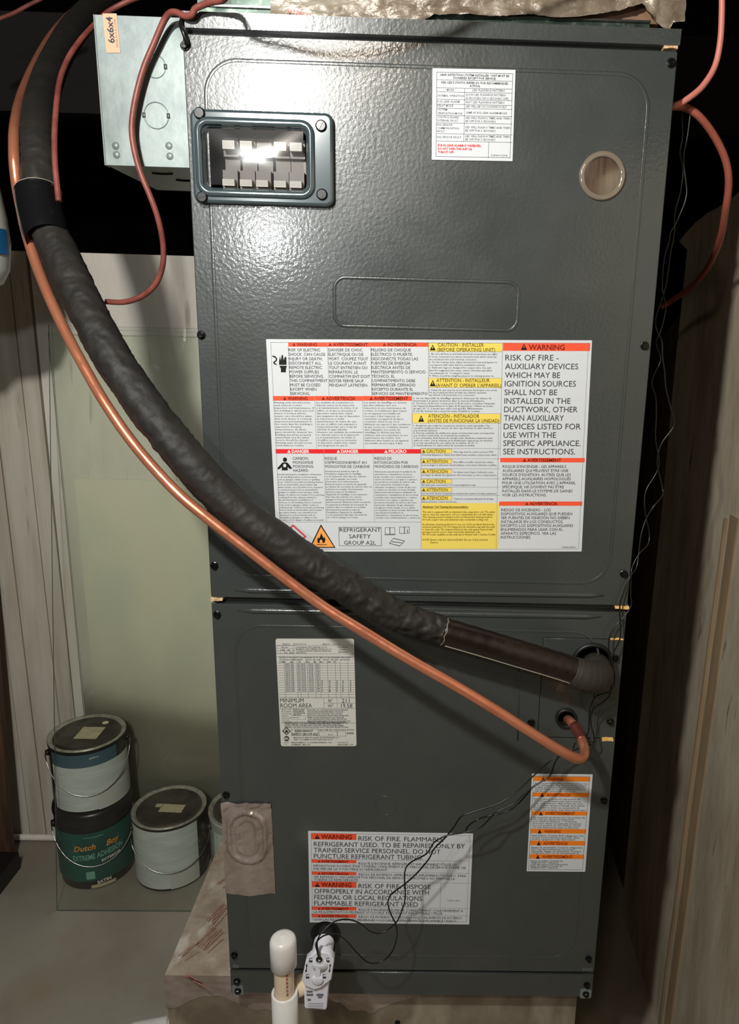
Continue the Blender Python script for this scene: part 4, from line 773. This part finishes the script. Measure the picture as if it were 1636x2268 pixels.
s1 = [(1530, 236, .05), (1522, 300, .05), (1513, 350, .05), (1518, 400, .05), (1520, 426, .05), (1515, 451, .05), (1496, 495, .05), (1484, 516, .05), (1481, 535, .05), (1473, 560, .05), (1468, 590, .05), (1466, 640, .05), (1473, 675, .04), (1471, 700, .035), (1461, 737, .03), (1452, 757, .03), (1456, 774, .03), (1462, 792, .03), (1460, 806, .03), (1446, 833, .03), (1443, 854, .03), (1451, 879, .03), (1453, 916, .03), (1451, 972, .03), (1459, 1021, .03), (1452, 1049, .03), (1429, 1089, .025), (1428, 1132, .02), (1437, 1182, .02), (1434, 1206, .015), (1416, 1225, .01), (1402, 1250, .005), (1397, 1271, 0), (1396, 1317, -.004), (1397, 1342, -.005), (1380, 1368, -.008), (1364, 1384, -.01), (1354, 1400, -.012), (1348, 1419, -.014), (1349, 1448, -.016), (1354, 1486, -.02), (1352, 1530, -.03), (1344, 1548, -.03), (1313, 1572, -.028), (1308, 1601, -.026), (1316, 1638, -.026), (1304, 1650, -.026), (1270, 1662, -.03), (1229, 1678, -.036), (1187, 1713, -.04), (1147, 1750, -.045), (1107, 1778, -.05), (1057, 1795, -.053), (1022, 1808, -.055), (1006, 1830, -.056), (986, 1855, -.058), (961, 1880, -.06), (949, 1903, -.06), (921, 1936, -.06), (896, 1958, -.062), (866, 1981, -.062), (859, 2001, -.062), (866, 2026, -.062), (875, 2044, -.062), (879, 2071, -.062), (869, 2106, -.062), (846, 2129, -.065), (816, 2132, -.07), (790, 2110, -.08), (766, 2083, -.09), (745, 2069, -.095), (718, 2072, -.10), (700, 2088, -.108), (702, 2106, -.111), (706, 2124, -.108)]
s2 = [(1508, 236, .05), (1511, 300, .05), (1505, 340, .05), (1512, 380, .05), (1505, 430, .05), (1494, 470, .05), (1492, 520, .05), (1484, 560, .05), (1476, 620, .05), (1466, 660, .05), (1452, 700, .04), (1452, 727, .03), (1465, 757, .03), (1466, 786, .03), (1471, 823, .03), (1474, 860, .03), (1486, 910, .03), (1492, 933, .03), (1488, 950, .03), (1465, 981, .03), (1456, 1009, .03), (1456, 1036, .03), (1466, 1080, .03), (1466, 1098, .025), (1446, 1123, .02), (1431, 1148, .02), (1419, 1185, .015), (1414, 1225, .01), (1409, 1256, .004), (1394, 1279, -.004), (1380, 1314, -.008), (1372, 1345, -.01), (1374, 1394, -.012), (1371, 1419, -.014), (1358, 1446, -.016), (1354, 1460, -.018), (1361, 1500, -.024), (1353, 1530, -.03), (1320, 1542, -.03), (1306, 1572, -.026), (1303, 1618, -.026), (1294, 1634, -.026), (1275, 1644, -.028), (1266, 1660, -.03), (1240, 1674, -.034), (1227, 1693, -.036), (1217, 1718, -.038), (1177, 1745, -.043), (1137, 1780, -.048), (1097, 1800, -.052), (1067, 1830, -.055), (1032, 1843, -.056), (991, 1850, -.058), (961, 1866, -.06), (944, 1891, -.06), (908, 1911, -.06), (896, 1932, -.06), (897, 1971, -.06), (896, 1996, -.06), (884, 2031, -.062), (873, 2047, -.062), (846, 2066, -.066), (821, 2063, -.07), (797, 2045, -.078), (767, 2036, -.088), (737, 2043, -.095), (712, 2066, -.104), (702, 2086, -.110), (704, 2106, -.111), (707, 2124, -.108)]
for s_ in (s1, s2):
    q = MB(); q.tube(path(s_, 5), .0010, 6); q.build('strand', 'wireblack', WS, smooth=True)
q = MB(); q.tube(path([(1180, 1742, -.04), (1150, 1778, -.04), (1120, 1798, -.045), (1078, 1808, -.045), (1058, 1815, -.05), (1038, 1828, -.05), (1030, 1842, -.05)], 6), .0010, 6); q.build('strand', 'wireblack', WS, smooth=True)

# ================================================================ DRAIN: PVC stand and float switch
DP = thing('drain_standpipe', (0, -.10, FZ), 'white PVC standpipe with a domed cap in front of the base panel', 'pipe')
c = at(627, 2100, Y=-.10); zc1 = at(627, 2068, Y=-.10).z-.004; zc0 = at(627, 2138, Y=-.10).z; zk = at(627, 2196, Y=-.10).z; r = .0172
q = MB(); q.lathe([(.0001, zc1+.001), (r*.5, zc1-.0002), (r*.8, zc1-.0016), (r*.93, zc1-.0040), (r, zc1-.0080), (r, zc0+.001), (r-.001, zc0), (.0128, zc0)], 40, (c.x, -.10, 0)); q.build('cap', 'pvc', DP, smooth=True)
q = MB(); q.lathe([(.0131, zc0+.003), (.0131, zk-.02)], 36, (c.x, -.10, 0)); cpz = q.build('inner_pipe', 'pvccream', DP, smooth=True)
q = MB()
for k in range(6):
    za = zc0-.002-k*.0062; q.lathe([(.0133, za), (.0133, za-.0045)], 5, (c.x, -.10, 0), arc=(-1.18, -.98))
q.build('faded_print', 'redprint', cpz, kind='stuff')
q = MB(); q.lathe([(.0134, zk-.004), (.0140, zk), (r-.0008, zk), (r, zk-.001), (r, zk-.10), (r, FZ+.004), (.0001, FZ+.004)], 40, (c.x, -.10, 0)); q.build('socket', 'pvc', DP, smooth=True)
hz = at(690, 2125, Y=-.05).z; hx = at(722, 2128, Y=0).x
q = MB(); q.tube([(c.x+.012, -.085, hz-.012), (c.x+.030, -.075, hz-.010), (hx-.002, -.06, hz-.008), (hx, -.03, hz-.004), (hx, .006, hz-.004)], .0130, 24); q.build('branch_pipe', 'pvccream', DP, smooth=True)
q = MB(); q.lathe([(.0165, -.002), (.0165, .022), (.015, .024)], 32, (hx, 0, hz-.004), 'Y'); q.lathe([(.0165, .001), (.022, .0005)], 32, (hx, 0, hz-.004), 'Y'); q.build('drain_collar', 'rubber', DP, smooth=True)
FS = thing('float_switch', tuple(at(703, 2150, Y=-.105)), 'white float switch with printed marks beside the PVC standpipe', 'switch')
oc = [(690, 2117), (702, 2108), (727, 2111), (739.5, 2126), (734, 2170), (710, 2189), (695, 2193), (674, 2184), (667.5, 2171), (677, 2128)]
ocp = [at(x, y, Y=-.105) for x, y in oc]
face = plate('switch_face', [(p.x, p.z) for p in ocp], 'plastic', FS, y=-.105, thick=.012, bevel=.0015)
tg = [at(x, y, Y=-.102) for x, y in ((673, 2180), (729, 2176), (727, 2186), (723, 2236), (720, 2240), (676, 2237), (673, 2233))]
body = plate('switch_body', [(p.x, p.z) for p in tg], 'plastic', FS, y=-.100, thick=.018, bevel=.0012)
cc = at(712, 2114, Y=-.09); q = MB(); q.lathe([(.0001, .018), (.010, .0165), (.0130, .010), (.0138, 0), (.0138, -.022)], 32, (cc.x, -.09, cc.z-.002), 'Y'); q.build('switch_elbow', 'plastic', FS, smooth=True)
for (px, py, r_) in ((707, 2127, .0058), (703, 2171, .0075)):
    p = at(px, py, Y=-.106); q = MB(); q.lathe([(r_, 0), (r_, .0018), (r_*.8, .0026), (.0001, .0026)], 24, (p.x, -.105, p.z), 'Y'); q.build('boss', 'plastic', FS, smooth=True)
p = at(703, 2149, Y=-.106); q = MB(); q.hexa([(p.x-.004, -.105, p.z-.009), (p.x+.004, -.105, p.z-.009), (p.x+.005, -.105, p.z+.009), (p.x-.003, -.105, p.z+.009), (p.x-.003, -.1075, p.z-.009), (p.x+.003, -.1075, p.z-.009), (p.x+.004, -.1075, p.z+.009), (p.x-.002, -.1075, p.z+.009)]); q.build('boss', 'plastic', FS)
p = at(706.5, 2125, Y=-.108); q = MB(); q.lathe([(.0018, .002), (.0042, .002), (.0042, .0035), (.0030, .0042), (.0018, .0042)], 20, (p.x, -.105, p.z), 'Y'); q.build('wire_grommet', 'rubber', FS, smooth=True)
q = MB()
def fpoly(pts, Y=-.1052): q.add([at(x, y, Y=Y) for x, y in pts], [tuple(range(len(pts)))])
for x0_, y0_ in ((679, 2137), (731, 2137)):
    fpoly([(x0_-1, y0_), (x0_+1, y0_), (x0_-.6, y0_+15), (x0_-2.6, y0_+15)]); fpoly([(x0_-2.4, y0_+3), (x0_, y0_-3), (x0_+2.4, y0_+3)]); fpoly([(x0_-4.2, y0_+12), (x0_+1, y0_+12), (x0_-1.8, y0_+18)])
for x0_, y0_ in ((688, 2127), (726, 2127), (681, 2163), (718, 2163)):
    fpoly([(x0_-3.5, y0_), (x0_+4, y0_), (x0_+3.5, y0_+4.5), (x0_-4, y0_+4.5)]); fpoly([(x0_-4, y0_), (x0_-2.8, y0_), (x0_-2, y0_-4.5), (x0_-3.2, y0_-4.5)]); fpoly([(x0_-3, y0_-5.4), (x0_+3, y0_-5.4), (x0_+3, y0_-4), (x0_-3, y0_-4)])
q.build('printed_marks', 'ink', face, kind='stuff')
q = MB()
for (xa, ya, xb, yb) in ((679, 2194, 692, 2198.5), (678.5, 2201, 693, 2206), (681, 2212, 688, 2217), (701, 2201, 716, 2206.5), (704, 2207, 713, 2211)):
    fpoly([(xa, yb), (xb, yb), (xb, ya), (xa, ya)], -.1004)
for k in range(4): fpoly([(682, 2222+k*3.6+.9), (716, 2222+k*3.6+.9), (716, 2222+k*3.6), (682, 2222+k*3.6)], -.1004)
q.build('printed_marks', 'inkl', body, kind='stuff')
EL = thing('drain_elbow', tuple(at(335, 2290, Z=FZ+.02)), 'white PVC fitting at the bottom edge of the floor, left of the foil box', 'pipe fitting')
a = at(298, 2292, Z=FZ+.022); b_ = at(372, 2278, Z=FZ+.022); d = (b_-a).normalized()
q = MB(); q.tube([a+Vector((-.035, -.05, 0)), a+Vector((-.012, -.014, 0)), a, b_-d*.004, b_], [.0205, .0208, .0208, .0208, .0200], 32); q.build('coupling', 'pvc', EL, smooth=True)
q = MB(); q.tube([b_-d*.002, b_+d*.10], .0165, 28); q.build('inner_pipe', 'pvccream', EL, smooth=True)

# ================================================================ PAINT CANS
def cylpt(c, r, ang, z): return (c[0]+r*math.cos(ang), c[1]+r*math.sin(ang), z)
def wrap_text(name, t, c, R, z, h, a_mid, width, m, parent, shear=0, bold=0, slope=0, res=2):
    vs, fs = text_mesh(t, res, bold, shear); mnx = min(v[0] for v in vs); mx = max(v[0] for v in vs); q = MB()
    q.add([cylpt(c, R+.0009, a_mid+((x-mnx)/(mx-mnx)-.5)*width/R, z+y*h/CAPH+slope*((x-mnx)/(mx-mnx)-.5)) for x, y, zz in vs], fs); return q.build(name, m, parent)
def sleeve(name, c, R, z0, z1, a0, a1, m, parent, n=40, dz=0, **kw):
    q = MB(); q.lathe([(R+.0006, z0), (R+.0006, z1)], n, (c[0], c[1], 0), arc=(a0, a1)); return q.build(name, m, parent, smooth=True, **kw)
def wire_bail(c, R, z, drop, name, parent, spread=1.0, a_c=-1.13, m='bright'):
    pts = []
    for k in range(25):
        f = k/24; a = a_c-1.45*spread+2.9*spread*f; rr = R+.0075-.0035*math.sin(math.pi*f); pts.append(cylpt(c, rr, a, z-drop*math.sin(math.pi*f)**.8))
    q = MB(); q.tube(pts, .0012, 8); return q.build(name, m, parent, smooth=True)
def metal_can(c, z0, R, H, label, bodym='canblack', yaw=0, tagm='tag'):
    t = thing('paint_can', (c[0], c[1], z0), label, 'paint can', None)
    q = MB(); q.lathe([(.0001, z0+.001), (R-.002, z0+.001), (R, z0+.003), (R, z0+H-.010), (R+.0016, z0+H-.008), (R+.0016, z0+H-.003), (R-.001, z0+H)], 64, (c[0], c[1], 0)); q.build('can_body', bodym, t, smooth=True)
    q = MB(); q.lathe([(R+.0016, z0+H-.004), (R+.0012, z0+H+.0006), (R-.003, z0+H+.0008), (R-.006, z0+H-.002), (R-.010, z0+H-.0045)], 64, (c[0], c[1], 0)); q.build('rim', 'rim', t, smooth=True)
    q = MB(); q.lathe([(R-.0095, z0+H-.0035), (R-.013, z0+H-.0005), (R-.016, z0+H-.0005), (R-.018, z0+H-.003), (.0001, z0+H-.0032)], 64, (c[0], c[1], 0)); lid = q.build('lid', 'lid', t, smooth=True)
    for s_ in (-1, 1):
        a = -1.13+s_*1.47+yaw; p = cylpt(c, R, a, z0+H-.028); d_ = Vector((math.cos(a), math.sin(a), 0)); q = MB(); q.tube([Vector(p)-d_*.001, Vector(p)+d_*.007], [.008, .0055], 14); q.build('ear', 'canblack' if bodym == 'canblack' else 'lid', t, smooth=True)
    return t, lid
Rn = .084
p = at(185, 1974, Z=FZ); c1 = (p.x, p.y+Rn); zA = at(185, 1806, Y=p.y).z; HA = zA-FZ
t1 = thing('paint_can', (c1[0], c1[1], FZ), 'black plastic paint can with a teal label, under the blue-banded can', 'paint can')
q = MB(); q.lathe([(.0001, FZ), (Rn-.006, FZ), (Rn-.003, FZ+.004), (Rn-.001, FZ+.05), (Rn, zA-.045), (Rn+.0015, zA-.043), (Rn+.0015, zA-.038), (Rn-.001, zA-.036), (Rn+.0012, zA-.030), (Rn+.0035, zA-.016), (Rn+.002, zA-.006), (Rn-.004, zA-.001), (.0001, zA-.001)], 72, (c1[0], c1[1], 0)); q.build('can_body', 'canblack', t1, smooth=True)
sleeve('can_label', c1, Rn, FZ+.026, zA-.050, -2.6, .35, 'canteal', t1)
lb = [ch for ch in bpy.data.objects if ch.name.startswith('can_label')][-1]
am = -1.13
wrap_text('lettering', 'Dutch', c1, Rn+.0006, zA-.094, .0135, am-.30, .048, 'gold', lb, .25, .02, .004)
wrap_text('lettering', 'Boy', c1, Rn+.0006, zA-.092, .0135, am+.43, .031, 'gold', lb, .25, .02, .003)
wrap_text('lettering', 'EXTREME ADHESION', c1, Rn+.0006, zA-.117, .0135, am+.03, .112, 'palegreen', lb, 0, .02, .010)
wrap_text('lettering', 'EXTERIOR', c1, Rn+.0006, zA-.128, .0062, am+.36, .044, 'whiteink', lb, 0, .02, .005)
wrap_text('lettering', 'SATIN', c1, Rn+.0006, FZ+.018, .0072, am+.12, .030, 'whiteink', lb, 0, .03, .002)
q = MB(); q.lathe([(Rn+.0005, FZ+.006), (Rn+.0005, FZ+.015)], 20, (c1[0], c1[1], 0), arc=(am-.22, am+.42)); q.build('bottom_tag', 'tag', t1, smooth=True)
q = MB(); q.lathe([(Rn+.0010, FZ+.032), (Rn+.0010, FZ+.052)], 8, (c1[0], c1[1], 0), arc=(am-.32, am-.10)); q.build('label_block', 'palegreen', lb, smooth=True); q = MB(); q.lathe([(Rn+.0010, zA-.062), (Rn+.0010, zA-.0605)], 14, (c1[0], c1[1], 0), arc=(am-.3, am+.2)); q.build('label_block', 'palegreen', lb, smooth=True)
for s_ in (-1, 1):
    a = -1.13+s_*1.5; pe = Vector(cylpt(c1, Rn, a, zA-.052)); d_ = Vector((math.cos(a), math.sin(a), 0)); q = MB(); q.tube([pe-d_*.001, pe+d_*.008], [.010, .007], 14); q.build('ear', 'canblack', t1, smooth=True)
wire_bail(c1, Rn, zA-.052, .085, 'bail_handle', t1)
# can stacked on it
c2 = (c1[0]+.001, c1[1]+.002); H2 = at(185, 1665, Y=c2[1]-Rn).z - zA; R2 = .0825
t2, lid2 = metal_can(c2, zA-.0005, R2, H2, 'white-papered paint can with a blue band and tagged lid, stacked on the teal can')
zb2 = zA
sleeve('can_label', c2, R2, zb2+.006, zb2+H2-.044, -2.25, .30, 'canwhite', t2); sleeve('blue_band', c2, R2, zb2+H2-.044, zb2+H2-.012, -2.25, -.36, 'canblue', t2)
sleeve('label_flap', c2, R2+.0004, zb2+.004, zb2+.046, -1.0, .29, 'paper2', t2)
wrap_text('lettering', 'gallon', c2, R2+.0006, zb2+H2-.024, .0042, -1.0, .020, 'whiteink', [o for o in t2.children if o.name.startswith('blue_band')][0])
wire_bail(c2, R2, zb2+H2-.030, .085, 'bail_handle', t2)
def lid_tag(c, z, x0, y0, w, h, rot, m, parent):
    q = MB(); ca, sa = math.cos(rot), math.sin(rot); P_ = [(x0+ca*x-sa*y, y0+sa*x+ca*y) for x, y in ((-w/2, -h/2), (w/2, -h/2), (w/2, h/2), (-w/2, h/2))]
    q.hexa([(c[0]+x, c[1]+y, z) for x, y in P_]+[(c[0]+x, c[1]+y, z+.0005) for x, y in P_]); return q.build('paper_tag', m, parent)
lid_tag(c2, zb2+H2-.0032, .006, .000, .052, .052, .0, 'tag', lid2)
q = MB(); q.lathe([(.0001, zb2+H2-.0022), (.006, zb2+H2-.0022), (.0075, zb2+H2-.0032)], 16, (c2[0]+.022, c2[1]+.048, 0)); q.build('paint_blob', 'pvccream', lid2, smooth=True)
# right can
p = at(357, 1976, Z=FZ); c3 = (p.x, p.y+Rn); H3 = at(352, 1836, Y=p.y).z-FZ
t3, lid3 = metal_can(c3, FZ, Rn, H3, 'pale paint can with blank white paper and dark tagged lid, right of the stack')
sleeve('can_label', c3, Rn, FZ+.008, FZ+H3-.008, -2.75, -.45, 'canwhite', t3)
sleeve('label_flap', c3, Rn+.0004, FZ+.006, FZ+.05, -1.3, -.46, 'paper2', t3); sleeve('leaf_picture', c3, Rn-.0003, FZ+.03, FZ+.115, -.42, .25, mat('leafy_print', (62, 58, 56), .5, vary=((176, 168, 96), 30, .5, .62)), t3)
wire_bail(c3, Rn, FZ+H3-.055, .065, 'bail_handle', t3)
lid_tag(c3, FZ+H3-.0032, .008, -.004, .055, .030, -.05, 'tag', lid3); lid_tag(c3, FZ+H3-.0032, -.026, .006, .016, .012, .0, 'tag', lid3)
# third can, half hidden
c4 = (c3[0]+.178, c3[1]+.012); t4, lid4 = metal_can(c4, FZ, Rn, H3-.002, 'pale green-white paint can half hidden behind the foil-patched cabinet edge', 'canwhite')
sleeve('can_label', c4, Rn, FZ+.03, FZ+H3-.03, -2.35, -1.5, mat('pale_green_print', (176, 196, 176), .5, vary=((200, 208, 196), 60, .4, .6, (1, 1, 6))), t4)

# ================================================================ GLASS PANES, BOARDS
def pane(name, b0, b1, t0, t1_, th, label):
    """b0,b1 floor corners; t0,t1 top corners"""
    t = thing(name, tuple(b0), label, 'glass sheet'); nn = (Vector(b1)-Vector(b0)).cross(Vector(t0)-Vector(b0)).normalized()*th
    if nn.y < 0: nn = -nn
    F_ = [Vector(v) for v in (b0, b1, t1_, t0)]; q = MB(); q.add(F_, [(0, 1, 2, 3)]); q.build('pane', 'glass', t)
    q = MB(); Bk = [v+nn for v in F_]
    for i in (0, 1, 2, 3): j = (i+1) % 4; q.add([F_[i], F_[j], Bk[j], Bk[i]], [(0, 1, 2, 3)])
    q.build('ground_edge', 'glassedge', t); return t
g0 = at(131, 2008, Z=FZ+.001); g1 = at(107, 720, Y=.748)
pane('glass_sheet', (g0.x, g0.y-.012, FZ+.001), (.10, g0.y-.006, FZ+.001), (g1.x, g1.y, g1.z), (.10, .748, g1.z+.003), .004, 'large green-tinted glass sheet leaning on the white wall in front of the cans')
e0 = at(137, 1060, Y=.760)
pane('glass_sheet', (e0.x-.004, .7605, FZ+.001), (.10, .7605, FZ+.001), (e0.x, .7605, .938), (.10, .7605, .944), .003, 'upright glass sheet flat against the white wall behind the paint cans')
cb = at(165, 1060, Y=.768); q = MB(); q.box((cb.x, .766, FZ), (.12, .7705, cb.z)); tag(q.build('cream_board', 'creamboard'), 'cream board standing behind the glass against the white wall', 'board')
# things at the left edge
a = at(4, 1270, Y=.70); b_ = at(21, 1880, Y=.66)
q = MB(); q.hexa([(b_.x-.22, b_.y, FZ), (b_.x, b_.y, FZ), (b_.x, b_.y+.018, FZ), (b_.x-.22, b_.y+.018, FZ), (a.x-.24, .735, a.z+.35), (a.x-.03, .735, a.z+.35), (a.x-.03, .753, a.z+.35), (a.x-.24, .753, a.z+.35)])
tag(q.build('leaning_board', 'wood'), 'brown wooden board leaning at the left edge', 'board')
a = at(-6, 1990, Z=FZ); q = MB(); q.box((a.x-.30, a.y-.02, FZ+.0005), (a.x, a.y+.10, FZ+.045)); tag(q.build('dark_box', 'canblack'), 'low black box on the floor at the left edge', 'box')
# jug on a wall shelf, just inside the frame
jYs = .34; je = at(11, 545, Y=jYs); jr = .075; jc = (je.x-jr, jYs); jb = at(0, 622, Y=jYs).z-.012; jt = at(4, 440, Y=jYs).z
JG = thing('plastic_jug', (jc[0], jc[1], jb), 'white plastic jug with a blue label, cut by the left edge of the photo', 'jug')
q = MB(); q.lathe([(.0001, jb), (jr*.55, jb), (jr*.78, jb+.008), (jr*.93, jb+.03), (jr, jb+.07), (jr*.98, jb+.11), (jr*.9, jb+.16), (jr*.6, jb+.20), (.018, jb+.215), (.018, jb+.235), (.0001, jb+.235)], 48, (jc[0], jc[1], 0)); q.build('jug_body', 'jug', JG, smooth=True)
q = MB(); q.lathe([(jr*1.0+.0012, jb+.052), (jr*1.0+.0012, jb+.09)], 20, (jc[0], jc[1], 0), arc=(-1.4, .1)); q.build('jug_label', 'jugblue', JG, smooth=True)
q = MB(); q.lathe([(.0205, jb+.222), (.0205, jb+.242), (.0001, jb+.242)], 24, (jc[0], jc[1], 0)); q.build('jug_cap', 'jugblue', JG, smooth=True)
SH = thing('wall_shelf', (jc[0], .55, jb-.02), 'wooden shelf just outside the left edge that carries the jug', 'shelf')
sx = at(-50, 640, Y=.40).x; q = MB(); q.box((-1.4, .27, jb-.012), (sx, .40, jb-.0005)); q.build('shelf_board', 'wood', SH)
q = MB(); q.box((-1.4, .27, FZ), (-1.36, .40, jb-.012)); q.build('upright', 'wood', SH)
